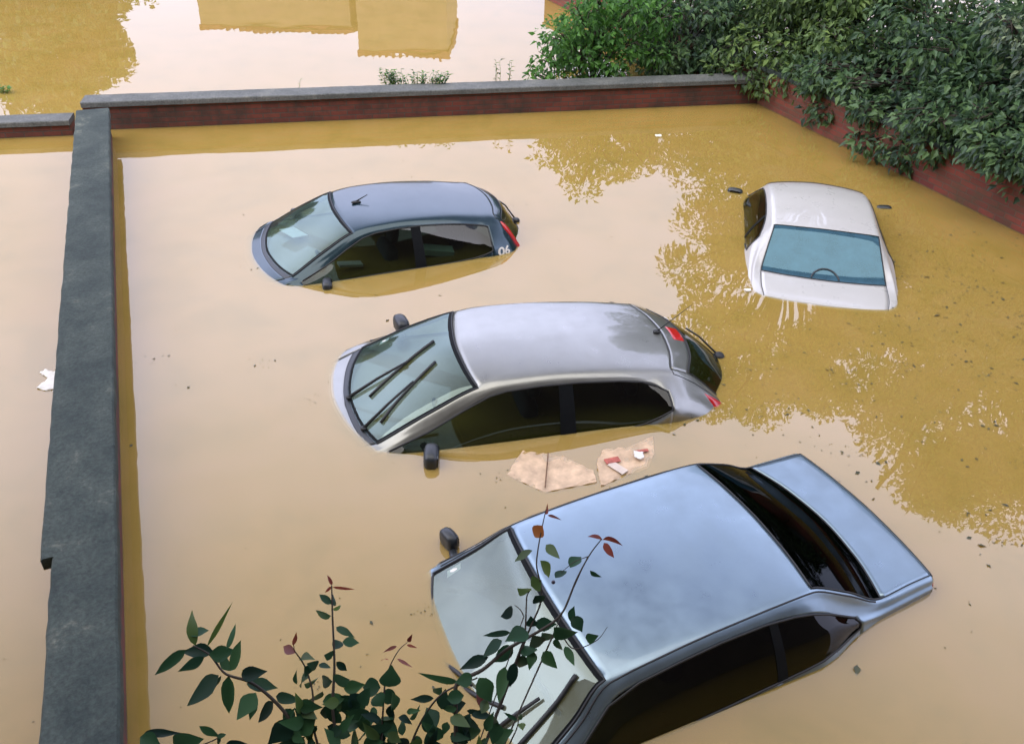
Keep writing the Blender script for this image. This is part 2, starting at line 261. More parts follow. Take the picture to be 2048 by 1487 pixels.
LEAVES = [(-0.822,1.454,2.394,-0.846,1.501,2.455,0.03,1),(-0.843,1.477,2.41,-0.799,1.488,2.408,0.036,0),(-0.801,1.469,2.37,-0.73,1.499,2.492,0.012,1),(-0.737,1.445,2.394,-0.722,1.502,2.419,0.015,0),(-0.726,1.42,2.339,-0.69,1.446,2.425,0.033,0),(-0.789,1.476,2.341,-0.868,1.473,2.342,0.037,0),(-0.86,1.469,2.357,-0.928,1.433,2.308,0.03,0),(-0.806,1.453,2.35,-0.855,1.409,2.349,0.027,0),(-0.765,1.424,2.312,-0.846,1.404,2.217,0.05,0),(-0.737,1.421,2.316,-0.74,1.385,2.221,0.036,0),(-0.707,1.429,2.307,-0.635,1.408,2.354,0.037,0),(-0.694,1.419,2.285,-0.62,1.418,2.267,0.037,0),(-0.659,1.389,2.29,-0.689,1.323,2.277,0.043,0),(-0.668,1.399,2.248,-0.679,1.369,2.209,0.023,0),(-0.619,1.393,2.249,-0.655,1.388,2.175,0.033,0),(-0.76,1.427,2.307,-0.796,1.432,2.239,0.01,0),(-0.789,1.448,2.367,-0.733,1.472,2.349,0.04,0),(-0.763,1.444,2.354,-0.743,1.456,2.295,0.03,0),(-0.616,1.407,2.25,-0.546,1.378,2.279,0.03,0),(-0.556,1.346,2.243,-0.606,1.292,2.214,0.052,0),(-0.481,1.609,2.469,-0.489,1.618,2.493,0.01,2),(-0.475,1.592,2.48,-0.417,1.576,2.492,0.008,2),(-0.477,1.588,2.487,-0.489,1.572,2.483,0.008,2),(-0.473,1.551,2.458,-0.505,1.571,2.471,0.02,0),(-0.476,1.562,2.448,-0.464,1.601,2.434,0.03,0),(-0.473,1.556,2.431,-0.447,1.589,2.404,0.012,1),(-0.478,1.552,2.41,-0.543,1.585,2.372,0.025,0),(-0.461,1.526,2.395,-0.417,1.495,2.41,0.02,0),(-0.467,1.495,2.34,-0.453,1.545,2.33,0.03,0),(-0.445,1.511,2.352,-0.404,1.516,2.348,0.03,0),(-0.464,1.482,2.338,-0.484,1.463,2.361,0.03,0),(-0.458,1.474,2.316,-0.432,1.466,2.291,0.02,0),(-0.456,1.422,2.307,-0.408,1.397,2.348,0.04,0),(-0.466,1.441,2.275,-0.517,1.47,2.232,0.034,0),(-0.558,1.453,2.376,-0.606,1.483,2.366,0.023,2),(-0.57,1.478,2.375,-0.552,1.47,2.426,0.012,2),(-0.536,1.44,2.337,-0.522,1.453,2.309,0.036,0),(-0.555,1.476,2.325,-0.528,1.453,2.373,0.024,1),(-0.505,1.456,2.322,-0.511,1.427,2.36,0.027,0),(-0.503,1.462,2.319,-0.469,1.445,2.323,0.017,0),(-0.527,1.446,2.286,-0.585,1.466,2.229,0.027,0),(-0.537,1.419,2.291,-0.511,1.458,2.26,0.03,0),(-0.554,1.41,2.302,-0.551,1.397,2.358,0.013,0),(-0.947,1.317,2.209,-0.847,1.289,2.252,0.02,0),(-0.948,1.294,2.223,-0.895,1.279,2.217,0.039,0),(-0.872,1.3,2.178,-0.807,1.286,2.22,0.059,0),(-0.796,1.316,2.245,-0.755,1.322,2.188,0.019,0),(-0.755,1.31,2.207,-0.747,1.341,2.17,0.013,0),(-0.759,1.319,2.16,-0.759,1.325,2.189,0.013,0),(-0.732,1.307,2.185,-0.683,1.307,2.182,0.02,0),(-0.489,1.415,2.267,-0.53,1.397,2.225,0.037,0),(-0.46,1.395,2.248,-0.481,1.373,2.195,0.043,0),(-0.436,1.433,2.254,-0.386,1.44,2.263,0.034,0),(-0.413,1.407,2.27,-0.389,1.398,2.218,0.037,0),(-0.544,1.376,2.267,-0.493,1.357,2.275,0.033,0),(-0.59,1.392,2.219,-0.572,1.369,2.181,0.037,0),(0.066,1.617,2.457,0.038,1.583,2.494,0.034,1),(0.069,1.621,2.474,0.095,1.635,2.481,0.042,1),(0.08,1.589,2.472,0.104,1.587,2.448,0.037,0),(0.021,1.586,2.417,-0.008,1.546,2.436,0.034,0),(0.016,1.546,2.369,-0.052,1.538,2.364,0.017,0),(0.076,1.561,2.376,0.071,1.566,2.409,0.03,0),(0.08,1.567,2.38,0.138,1.584,2.362,0.034,0),(0.064,1.525,2.397,0.012,1.487,2.419,0.045,0),(0.077,1.547,2.358,0.098,1.56,2.295,0.046,0),(0.135,1.548,2.394,0.189,1.529,2.374,0.053,0),(0.182,1.574,2.387,0.187,1.583,2.433,0.023,0),(0.188,1.575,2.41,0.21,1.541,2.394,0.034,0),(0.144,1.534,2.365,0.153,1.519,2.326,0.026,0),(0.223,1.537,2.366,0.252,1.529,2.377,0.03,0),(0.169,1.537,2.328,0.189,1.482,2.33,0.023,0),(0.051,1.508,2.325,0.049,1.495,2.264,0.034,0),(0.081,1.505,2.342,0.07,1.464,2.332,0.026,0),(0.108,1.525,2.317,0.142,1.486,2.305,0.034,0),(0.029,1.478,2.328,0.019,1.438,2.281,0.03,0),(0.003,1.489,2.295,-0.009,1.413,2.255,0.034,0),(-0.067,1.452,2.294,-0.031,1.408,2.261,0.048,0),(-0.07,1.45,2.243,-0.062,1.42,2.211,0.026,2),(-0.124,1.461,2.26,-0.212,1.444,2.293,0.019,0),(-0.006,1.519,2.367,-0.058,1.506,2.322,0.037,0),(-0.043,1.51,2.307,-0.118,1.49,2.287,0.03,0),(-0.085,1.447,2.3,-0.127,1.416,2.323,0.037,0),(-0.188,1.417,2.247,-0.241,1.396,2.27,0.019,0),(-0.168,1.447,2.254,-0.197,1.455,2.205,0.023,0),(-0.308,1.416,2.292,-0.299,1.425,2.345,0.052,0),(-0.335,1.437,2.26,-0.386,1.445,2.247,0.049,0),(-0.324,1.433,2.254,-0.288,1.407,2.244,0.045,0),(-0.34,1.4,2.283,-0.321,1.371,2.277,0.044,0),(-0.295,1.509,2.344,-0.322,1.488,2.353,0.009,2),(-0.266,1.496,2.368,-0.239,1.487,2.369,0.007,2),(-0.263,1.504,2.37,-0.253,1.507,2.391,0.011,2),(-0.295,1.493,2.312,-0.251,1.459,2.323,0.008,2),(-0.31,1.454,2.356,-0.338,1.489,2.328,0.006,2),(-0.18,1.38,2.166,-0.208,1.436,2.162,0.045,0),(-0.126,1.378,2.202,-0.095,1.416,2.178,0.033,1),(-0.099,1.416,2.197,-0.049,1.394,2.213,0.015,0),(-0.09,1.382,2.172,-0.071,1.379,2.108,0.049,0),(-0.029,1.36,2.146,0.023,1.377,2.167,0.041,0),(0.041,1.385,2.205,0.007,1.386,2.234,0.011,0),(0.048,1.384,2.208,0.05,1.372,2.268,0.011,0),(0.052,1.392,2.183,0.056,1.369,2.187,0.019,1),(0.047,1.534,2.333,0.088,1.49,2.35,0.042,0),(0.024,1.533,2.326,-0.02,1.523,2.277,0.038,0),(0.104,1.563,2.351,0.141,1.576,2.3,0.034,0),(-0.152,1.417,2.206,-0.107,1.429,2.209,0.041,0),(-0.105,1.408,2.276,-0.151,1.418,2.247,0.037,0),(-0.258,1.377,2.241,-0.227,1.368,2.263,0.015,0),(-0.283,1.384,2.205,-0.246,1.38,2.194,0.022,0),(0.103,1.748,2.625,0.109,1.796,2.617,0.017,2),(0.111,1.756,2.614,0.142,1.741,2.621,0.008,2),(0.097,1.721,2.608,0.067,1.723,2.547,0.036,3),(0.071,1.686,2.546,0.019,1.69,2.503,0.022,1),(0.108,1.693,2.563,0.143,1.651,2.556,0.025,1),(0.093,1.672,2.522,0.138,1.667,2.458,0.028,1),(0.135,1.629,2.5,0.166,1.662,2.496,0.025,0),(0.179,1.681,2.486,0.209,1.721,2.491,0.035,0),(0.269,1.733,2.549,0.242,1.707,2.599,0.017,2),(0.268,1.724,2.557,0.313,1.753,2.536,0.02,2),(0.268,1.694,2.575,0.29,1.657,2.562,0.022,2),(0.232,1.653,2.508,0.261,1.642,2.487,0.014,0),(-0.226,1.259,2.071,-0.21,1.292,2.124,0.04,1),(-0.604,1.313,2.146,-0.543,1.296,2.209,0.036,0),(-0.326,1.355,2.234,-0.369,1.34,2.278,0.023,0),(-0.433,1.197,2.052,-0.422,1.195,2.125,0.024,0),(-0.616,1.225,2.023,-0.615,1.222,1.956,0.027,1),(-0.426,1.186,2.042,-0.478,1.193,2.051,0.027,1),(-0.18,1.206,2.013,-0.146,1.211,2.054,0.023,0),(-0.427,1.277,2.124,-0.376,1.285,2.11,0.029,0),(-0.106,1.332,2.129,-0.123,1.299,2.106,0.03,0),(-0.144,1.232,2.052,-0.086,1.22,2.065,0.031,0),(-0.492,1.185,2.045,-0.474,1.158,1.996,0.038,1),(-0.409,1.348,2.171,-0.463,1.346,2.188,0.028,0),(-0.113,1.227,2.053,-0.052,1.202,2.075,0.029,0),(-0.23,1.216,2.026,-0.263,1.192,1.971,0.036,0),(-0.43,1.391,2.219,-0.394,1.375,2.216,0.023,1),(0.002,1.333,2.097,-0.031,1.327,2.066,0.024,0),(-0.335,1.327,2.165,-0.275,1.309,2.161,0.028,0),(-0.155,1.217,2.006,-0.197,1.251,2.02,0.028,0),(-0.518,1.218,2.058,-0.534,1.203,2.002,0.032,1),(-0.006,1.34,2.139,-0.061,1.322,2.158,0.032,0),(-0.373,1.393,2.238,-0.421,1.378,2.182,0.045,0),(-0.306,1.335,2.207,-0.27,1.319,2.197,0.026,1),(-0.388,1.239,2.067,-0.387,1.291,2.075,0.033,0),(-0.393,1.275,2.06,-0.399,1.241,2.033,0.031,0),(-0.432,1.216,1.997,-0.47,1.254,2.002,0.023,0),(-0.456,1.256,2.112,-0.511,1.246,2.103,0.035,0),(-0.395,1.261,2.124,-0.407,1.312,2.143,0.031,0),(-0.071,1.288,2.065,-0.008,1.316,2.037,0.037,0),(-0.512,1.233,2.038,-0.472,1.253,2.038,0.03,0),(-0.167,1.407,2.212,-0.159,1.44,2.248,0.032,0),(-0.223,1.241,2.081,-0.261,1.269,2.106,0.025,0),(-0.337,1.26,2.126,-0.32,1.211,2.118,0.033,0),(-0.331,1.385,2.201,-0.29,1.352,2.233,0.02,0),(-0.327,1.325,2.195,-0.36,1.32,2.258,0.026,1),(-0.625,1.33,2.158,-0.623,1.286,2.151,0.022,0),(-0.277,1.335,2.208,-0.338,1.372,2.201,0.041,0),(-0.106,1.279,2.111,-0.133,1.282,2.055,0.022,0),(-0.012,1.226,1.983,-0.048,1.259,1.972,0.03,0),(-0.556,1.299,2.106,-0.586,1.317,2.118,0.022,1),(-0.388,1.335,2.144,-0.373,1.285,2.154,0.029,0),(-0.01,1.242,1.992,-0.045,1.255,2.01,0.029,0),(-0.364,1.359,2.179,-0.311,1.34,2.22,0.025,0),(-0.543,1.279,2.101,-0.593,1.295,2.047,0.027,0),(-0.601,1.273,2.168,-0.604,1.229,2.135,0.04,0),(-0.458,1.387,2.238,-0.422,1.409,2.212,0.025,0),(-0.213,1.285,2.119,-0.212,1.287,2.179,0.023,0),(-0.286,1.344,2.197,-0.301,1.323,2.147,0.028,0),(-0.152,1.309,2.091,-0.111,1.299,2.094,0.023,1),(-0.061,1.312,2.121,-0.003,1.304,2.128,0.032,0),(-0.173,1.285,2.103,-0.233,1.275,2.104,0.034,0),(-0.087,1.382,2.236,-0.102,1.35,2.189,0.028,0),(-0.187,1.352,2.125,-0.198,1.315,2.086,0.04,0),(-0.321,1.309,2.111,-0.359,1.289,2.141,0.021,0),(-0.472,1.236,2.046,-0.465,1.279,2.065,0.024,0),(0.002,1.22,1.974,-0.01,1.239,1.999,0.023,0),(-0.209,1.213,2.009,-0.22,1.241,2.024,0.019,1),(-0.528,1.288,2.095,-0.551,1.257,2.112,0.023,0),(-0.547,1.312,2.206,-0.522,1.319,2.171,0.02,0),(-0.356,1.368,2.169,-0.397,1.385,2.19,0.033,0),(-0.578,1.249,2.1,-0.552,1.238,2.044,0.03,1),(-0.268,1.276,2.121,-0.268,1.236,2.102,0.026,0),(-0.299,1.388,2.257,-0.295,1.368,2.213,0.028,0),(-0.169,1.279,2.099,-0.121,1.249,2.103,0.025,0),(-0.253,1.384,2.199,-0.223,1.431,2.187,0.026,0),(-0.591,1.237,2.102,-0.561,1.242,2.073,0.025,0),(-0.485,1.389,2.258,-0.439,1.416,2.236,0.035,0),(-0.231,1.354,2.171,-0.223,1.317,2.157,0.026,0),(-0.381,1.383,2.259,-0.349,1.381,2.339,0.035,0),(-0.084,1.321,2.124,-0.127,1.33,2.157,0.033,0),(-0.06,1.32,2.15,-0.059,1.331,2.19,0.018,1),(-0.231,1.328,2.165,-0.269,1.339,2.132,0.017,0),(-0.383,1.322,2.193,-0.365,1.366,2.17,0.019,0),(-0.521,1.349,2.209,-0.517,1.328,2.16,0.022,1),(-0.381,1.206,2.023,-0.409,1.252,2.03,0.03,1),(-0.546,1.271,2.084,-0.559,1.244,2.035,0.034,0),(-0.361,1.2,2.011,-0.391,1.193,1.962,0.024,0),(-0.159,1.283,2.049,-0.136,1.258,2.031,0.025,1),(-0.217,1.343,2.14,-0.188,1.373,2.103,0.015,0),(-0.269,1.201,2.003,-0.308,1.189,2.033,0.021,0),(-0.054,1.321,2.144,-0.024,1.341,2.135,0.017,0),(-0.38,1.418,2.255,-0.387,1.42,2.177,0.024,0),(-0.59,1.199,2.001,-0.562,1.162,1.992,0.027,0),(-0.564,1.33,2.219,-0.519,1.299,2.217,0.033,0),(-0.084,1.382,2.225,-0.035,1.392,2.204,0.029,0),(-0.385,1.291,2.086,-0.404,1.349,2.099,0.033,0),(-0.103,1.381,2.22,-0.072,1.387,2.164,0.02,0),(-0.107,1.362,2.192,-0.082,1.343,2.178,0.018,0),(-0.352,1.3,2.106,-0.344,1.258,2.117,0.022,0),(-0.492,1.337,2.229,-0.524,1.342,2.177,0.019,0),(-0.146,1.302,2.127,-0.104,1.313,2.168,0.034,0),(-0.339,1.24,2.047,-0.378,1.279,2.072,0.04,0),(-0.44,1.217,2.088,-0.463,1.194,2.083,0.017,0),(-0.451,1.262,2.1,-0.457,1.242,2.074,0.022,0),(-0.535,1.322,2.205,-0.499,1.355,2.238,0.038,0),(-0.357,1.358,2.154,-0.371,1.335,2.139,0.02,0),(-0.293,1.392,2.227,-0.301,1.395,2.298,0.032,0),(-0.544,1.333,2.213,-0.508,1.357,2.218,0.026,0),(-0.131,1.209,2.031,-0.197,1.236,2.002,0.038,0),(-0.11,1.358,2.129,-0.047,1.324,2.151,0.03,0),(-0.316,1.238,2.006,-0.344,1.217,1.998,0.021,0),(-0.271,1.358,2.161,-0.275,1.396,2.172,0.022,0),(0.002,1.245,2.04,0.032,1.279,2.059,0.029,0),(-0.098,1.333,2.122,-0.061,1.346,2.087,0.018,0),(-0.057,1.39,2.224,-0.046,1.429,2.236,0.027,1),(-0.228,1.263,2.024,-0.253,1.259,1.987,0.019,0),(-0.505,1.328,2.176,-0.509,1.289,2.187,0.017,0),(-0.318,1.265,2.082,-0.366,1.235,2.065,0.042,1),(-0.184,1.288,2.072,-0.243,1.304,2.065,0.032,0),(-0.194,1.317,2.123,-0.197,1.279,2.125,0.017,0),(-0.253,1.26,2.055,-0.266,1.291,2.076,0.029,0),(-0.144,1.272,2.101,-0.087,1.304,2.079,0.038,0),(-0.155,1.301,2.091,-0.139,1.254,2.088,0.033,0),(-0.006,1.335,2.087,-0.031,1.303,2.104,0.018,0),(-0.204,1.221,2.032,-0.163,1.249,2.035,0.028,0),(-0.188,1.311,2.112,-0.199,1.338,2.143,0.03,0),(-0.434,1.365,2.201,-0.478,1.386,2.239,0.03,0),(-0.141,1.381,2.218,-0.093,1.351,2.233,0.033,1),(-0.162,1.326,2.179,-0.207,1.325,2.139,0.033,0),(-0.445,1.289,2.101,-0.408,1.297,2.104,0.018,0),(-0.268,1.299,2.094,-0.249,1.272,2.078,0.023,0),(-0.183,1.259,2.082,-0.137,1.243,2.08,0.031,1),(-0.418,1.238,2.024,-0.449,1.24,2.108,0.032,0),(-0.092,1.331,2.134,-0.059,1.304,2.14,0.019,0),(-0.525,1.283,2.101,-0.476,1.256,2.087,0.036,0),(-0.112,1.269,2.079,-0.056,1.281,2.114,0.038,1),(-0.386,1.319,2.151,-0.416,1.364,2.168,0.027,0),(-0.28,1.338,2.18,-0.245,1.339,2.12,0.028,0),(-0.299,1.194,2.033,-0.265,1.189,2.066,0.022,0),(-0.436,1.38,2.273,-0.471,1.353,2.301,0.028,1),(-0.387,1.367,2.185,-0.446,1.379,2.163,0.036,0),(-0.433,1.332,2.207,-0.401,1.337,2.268,0.023,0),(-0.466,1.262,2.105,-0.434,1.266,2.067,0.019,0),(0.001,1.332,2.094,-0.047,1.321,2.035,0.03,0),(-0.141,1.358,2.164,-0.099,1.336,2.194,0.023,0),(-0.472,1.191,2.022,-0.509,1.165,2.038,0.022,0),(-0.017,1.287,2.07,-0.051,1.291,2.064,0.019,0),(-0.343,1.279,2.131,-0.298,1.283,2.18,0.032,0),(-0.601,1.243,2.061,-0.639,1.199,2.081,0.04,1),(-0.378,1.203,1.985,-0.383,1.259,1.997,0.03,0),(-0.352,1.215,1.983,-0.311,1.211,1.996,0.022,0),(-0.329,1.363,2.196,-0.35,1.386,2.214,0.018,0),(-0.576,1.329,2.176,-0.539,1.379,2.164,0.03,0),(-0.094,1.224,1.988,-0.124,1.225,2.025,0.019,1),(-0.509,1.33,2.147,-0.513,1.297,2.102,0.031,0),(-0.524,1.299,2.138,-0.475,1.318,2.125,0.026,0),(-0.215,1.33,2.196,-0.249,1.325,2.142,0.028,1),(-0.469,1.293,2.117,-0.471,1.264,2.077,0.032,0),(-0.316,1.265,2.08,-0.258,1.262,2.083,0.032,0),(-0.231,1.239,2.071,-0.186,1.232,2.056,0.022,0),(-0.429,1.301,2.184,-0.465,1.329,2.225,0.033,0),(-0.167,1.224,2.001,-0.106,1.233,2.025,0.034,0),(-0.336,1.259,2.07,-0.388,1.288,2.031,0.031,0),(-0.272,1.251,2.022,-0.239,1.213,2.031,0.025,0),(-0.494,1.323,2.143,-0.463,1.323,2.122,0.019,0),(-0.013,1.37,2.216,-0.021,1.329,2.182,0.037,0),(-0.097,1.287,2.108,-0.133,1.244,2.12,0.027,0),(-0.07,1.343,2.142,-0.04,1.381,2.123,0.019,0),(-0.154,1.301,2.124,-0.122,1.322,2.088,0.022,0),(-0.167,1.302,2.089,-0.195,1.295,2.144,0.027,0),(-0.579,1.267,2.079,-0.553,1.262,2.055,0.019,0),(-0.057,1.29,2.04,-0.007,1.29,2.001,0.036,0),(-0.15,1.387,2.186,-0.158,1.36,2.174,0.021,0),(-0.053,1.346,2.119,-0.031,1.353,2.051,0.021,1),(-0.409,1.419,2.241,-0.455,1.401,2.226,0.033,0),(-0.535,1.31,2.137,-0.554,1.334,2.173,0.028,1),(-0.526,1.34,2.235,-0.564,1.311,2.273,0.033,0),(-0.203,1.323,2.179,-0.19,1.338,2.254,0.031,0),(-0.455,1.325,2.204,-0.425,1.34,2.226,0.025,0),(-0.139,1.368,2.165,-0.096,1.353,2.136,0.035,0),(-0.576,1.186,2.026,-0.618,1.173,1.982,0.033,0),(-0.365,1.342,2.199,-0.336,1.33,2.187,0.022,0),(-0.439,1.389,2.22,-0.383,1.396,2.247,0.039,0),(-0.55,1.307,2.191,-0.553,1.311,2.127,0.019,0),(-0.553,1.303,2.134,-0.494,1.311,2.169,0.036,0),(0.002,1.316,2.119,-0.035,1.309,2.102,0.024,1),(-0.357,1.381,2.217,-0.414,1.367,2.245,0.034,0),(-0.043,1.352,2.202,-0.026,1.361,2.267,0.024,0),(-0.029,1.347,2.119,-0.087,1.313,2.133,0.037,0),(-0.437,1.247,2.079,-0.431,1.205,2.07,0.03,0),(-0.536,1.358,2.247,-0.548,1.367,2.319,0.026,1),(-0.539,1.373,2.247,-0.492,1.34,2.257,0.028,1),(-0.506,1.239,2.12,-0.458,1.201,2.134,0.026,0),(-0.575,1.235,2.11,-0.534,1.213,2.08,0.03,0),(-0.217,1.306,2.162,-0.171,1.303,2.243,0.032,0),(-0.358,1.328,2.167,-0.32,1.326,2.181,0.022,0),(-0.028,1.381,2.167,0.003,1.379,2.244,0.03,0),(-0.198,1.353,2.183,-0.204,1.375,2.232,0.031,0),(-0.123,1.387,2.251,-0.158,1.414,2.208,0.021,0),(-0.283,1.31,2.159,-0.249,1.272,2.176,0.027,1),(-0.464,1.227,2.056,-0.484,1.228,2.118,0.027,0),(-0.208,1.304,2.104,-0.21,1.323,2.158,0.027,0),(-0.158,1.338,2.188,-0.202,1.329,2.254,0.032,0),(-0.587,1.36,2.205,-0.562,1.365,2.252,0.017,0),(-0.336,1.336,2.14,-0.322,1.36,2.182,0.028,0),(-0.118,1.276,2.029,-0.161,1.288,2.082,0.036,0),(-0.083,1.29,2.109,-0.022,1.274,2.126,0.042,0),(-0.584,1.345,2.178,-0.551,1.338,2.145,0.021,0),(-0.614,1.306,2.181,-0.618,1.253,2.176,0.03,0),(-0.015,1.244,2.003,-0.032,1.29,1.987,0.022,0),(-0.331,1.252,2.06,-0.346,1.256,2.153,0.037,0),(-0.067,1.215,2.038,-0.055,1.217,2.115,0.028,0),(-0.062,1.266,2.086,-0.095,1.233,2.119,0.02,0),(-0.186,1.242,2.083,-0.169,1.225,2.031,0.032,0),(-0.562,1.287,2.098,-0.578,1.254,2.103,0.019,0),(-0.533,1.334,2.143,-0.506,1.321,2.129,0.019,1),(-0.099,1.377,2.161,-0.069,1.411,2.137,0.017,0),(-0.586,1.288,2.098,-0.573,1.289,2.181,0.031,0),(-0.04,1.297,2.106,-0.078,1.307,2.103,0.021,0),(-0.107,1.404,2.181,-0.12,1.347,2.171,0.028,0),(-0.476,1.258,2.113,-0.513,1.288,2.094,0.022,0),(-0.409,1.212,2.067,-0.4,1.229,2.112,0.026,0),(-0.212,1.216,2.028,-0.236,1.24,2.03,0.019,0),(-0.352,1.408,2.215,-0.354,1.362,2.206,0.022,0),(-0.473,1.361,2.191,-0.441,1.362,2.152,0.029,0),(-0.566,1.345,2.174,-0.534,1.356,2.18,0.019,0),(-0.195,1.343,2.12,-0.143,1.316,2.105,0.033,0),(-0.33,1.223,2.041,-0.289,1.201,2.057,0.021,0),(-0.104,1.334,2.112,-0.131,1.309,2.08,0.033,0),(-0.333,1.267,2.109,-0.362,1.265,2.164,0.025,0),(-0.341,1.23,2.022,-0.356,1.212,1.976,0.027,0),(-0.513,1.321,2.151,-0.514,1.333,2.189,0.016,0),(-0.564,1.268,2.116,-0.565,1.22,2.107,0.024,0),(-0.523,1.347,2.183,-0.53,1.344,2.264,0.032,0),(-0.227,1.236,2.04,-0.207,1.226,1.979,0.025,0),(-0.544,1.216,2.033,-0.572,1.171,2.038,0.039,1),(-0.367,1.218,2.058,-0.336,1.238,2.025,0.023,0),(-0.338,1.368,2.194,-0.321,1.367,2.126,0.031,0),(-0.462,1.289,2.091,-0.508,1.274,2.078,0.03,0),(-0.595,1.236,2.041,-0.624,1.267,2.045,0.023,0),(-0.297,1.215,2.036,-0.289,1.231,2.083,0.022,0)]
TWIGS = [([(-0.438,1.24,2.066),(-0.444,1.324,2.167),(-0.459,1.392,2.251),(-0.458,1.444,2.313),(-0.47,1.538,2.427),(-0.476,1.59,2.49)],0.006,0.0018),([(-0.47,1.279,2.117),(-0.509,1.358,2.216),(-0.512,1.4,2.266),(-0.539,1.45,2.329),(-0.568,1.475,2.363),(-0.57,1.485,2.375)],0.004,0.001),([(-0.5,1.236,2.07),(-0.557,1.345,2.206),(-0.616,1.387,2.263),(-0.684,1.414,2.303),(-0.743,1.422,2.32),(-0.791,1.452,2.362),(-0.834,1.464,2.381)],0.006,0.002),([(-0.142,1.254,2.048),(-0.125,1.343,2.153),(-0.13,1.438,2.268),(-0.057,1.473,2.301),(0.009,1.512,2.341),(0.076,1.54,2.367),(0.14,1.57,2.396),(0.162,1.588,2.416),(0.198,1.647,2.483),(0.235,1.693,2.535),(0.265,1.72,2.564)],0.007,0.0015),([(0.054,1.531,2.359),(0.057,1.553,2.385),(0.058,1.602,2.445),(0.069,1.62,2.465)],0.003,0.0015),([(0.065,1.544,2.373),(0.1,1.61,2.449),(0.083,1.663,2.516),(0.086,1.688,2.545),(0.097,1.731,2.597),(0.106,1.761,2.632)],0.003,0.0012),([(0.052,1.571,2.408),(0.04,1.582,2.423),(0.025,1.588,2.432)],0.0015,0.001),([(0.144,1.558,2.382),(0.195,1.524,2.334),(0.259,1.544,2.352),(0.285,1.567,2.377)],0.002,0.0008),([(-0.046,1.26,2.044),(0.024,1.355,2.15),(0.041,1.381,2.18),(0.048,1.403,2.205)],0.003,0.001),([(-0.325,1.312,2.139),(-0.322,1.427,2.276),(-0.314,1.455,2.309),(-0.285,1.494,2.352),(-0.264,1.507,2.366)],0.003,0.0008),([(-0.268,1.27,2.082),(-0.236,1.351,2.176),(-0.166,1.425,2.256),(-0.071,1.458,2.285)],0.004,0.002),([(-0.853,1.236,2.112),(-0.826,1.286,2.168),(-0.755,1.315,2.194)],0.004,0.0015),([(0.226,1.686,2.528),(0.191,1.675,2.518),(0.143,1.648,2.49)],0.0012,0.0008)]
# ------------------------------------------------------------------ camera, world, light
CAM_F, CAM_P, CAM_R, CAM_H = 1710, R(34.4), R(1.6), 4.3
fw = Vector((0, math.cos(CAM_P), -math.sin(CAM_P))); up0 = Vector((0, math.sin(CAM_P), math.cos(CAM_P))); rt0 = Vector((1, 0, 0))
rt = math.cos(CAM_R) * rt0 + math.sin(CAM_R) * up0; up = math.cos(CAM_R) * up0 - math.sin(CAM_R) * rt0
cd = bpy.data.cameras.new('camera'); cam = bpy.data.objects.new('camera', cd); col.objects.link(cam)
cam.matrix_world = Matrix(((rt.x, up.x, -fw.x, 0), (rt.y, up.y, -fw.y, 0), (rt.z, up.z, -fw.z, CAM_H), (0, 0, 0, 1)))
cd.sensor_width = 36; cd.lens = CAM_F / 2048 * 36; cd.clip_start = .05; cd.clip_end = 2000
scene.camera = cam

SUN_EL, SUN_AZ = R(50), R(205)     # azimuth clockwise from +Y
w = bpy.data.worlds.new('World'); scene.world = w; w.use_nodes = True
nt = w.node_tree
for n in list(nt.nodes): nt.nodes.remove(n)
sky = N(nt, 'ShaderNodeTexSky', sky_type='NISHITA', sun_disc=False, sun_elevation=SUN_EL, sun_rotation=SUN_AZ, air_density=1.0, dust_density=4.0, ozone_density=1.0)
# thin even cloud cover: pulls the clear-sky gradient towards a bright cool white
mxs = N(nt, 'ShaderNodeMixRGB', blend_type='MIX'); mxs.inputs[0].default_value = CLOUD
wtc = N(nt, 'ShaderNodeTexCoord'); wsx = N(nt, 'ShaderNodeSeparateXYZ'); L(nt, wtc, 'Generated', wsx, 'Vector')
# overcast: brightest low down, heavier overhead, with soft uneven cloud
wmr = N(nt, 'ShaderNodeValToRGB'); L(nt, wsx, 'Z', wmr, 'Fac'); we = wmr.color_ramp.elements
wmr.color_ramp.interpolation = 'B_SPLINE'
while len(we) < len(CLOUD_RAMP): we.new(.5)
for k_, (p_, v_) in enumerate(CLOUD_RAMP): we[k_].position = p_; we[k_].color = (v_, v_, v_, 1)
wnz = N(nt, 'ShaderNodeTexNoise', i_Scale=2.2, i_Detail=5, i_Roughness=.5); L(nt, wtc, 'Generated', wnz, 'Vector')
wm2 = N(nt, 'ShaderNodeMapRange'); L(nt, wnz, 'Fac', wm2, 'Value'); wm2.inputs['To Min'].default_value = .75; wm2.inputs['To Max'].default_value = 1.25
wmu = N(nt, 'ShaderNodeMath', operation='MULTIPLY'); L(nt, wmr, 'Color', wmu, 0); L(nt, wm2, 'Result', wmu, 1)
wvm = N(nt, 'ShaderNodeVectorMath', operation='SCALE'); wvm.inputs[0].default_value = CLOUD_COL[:3]; L(nt, wmu, 'Value', wvm, 'Scale'); L(nt, wvm, 'Vector', mxs, 2)
L(nt, sky, 'Color', mxs, 1)
bg = N(nt, 'ShaderNodeBackground'); bg.inputs['Strength'].default_value = SKY_STRENGTH; L(nt, mxs, 'Color', bg, 'Color')
wo = N(nt, 'ShaderNodeOutputWorld'); L(nt, bg, 'Background', wo, 'Surface')
sd = bpy.data.lights.new('sun', 'SUN'); so = bpy.data.objects.new('sun', sd); col.objects.link(so)
sd.energy = SUN_E; sd.angle = R(112); sd.color = (1, .95, .88)
dirv = Vector((math.sin(SUN_AZ) * math.cos(SUN_EL), math.cos(SUN_AZ) * math.cos(SUN_EL), math.sin(SUN_EL)))
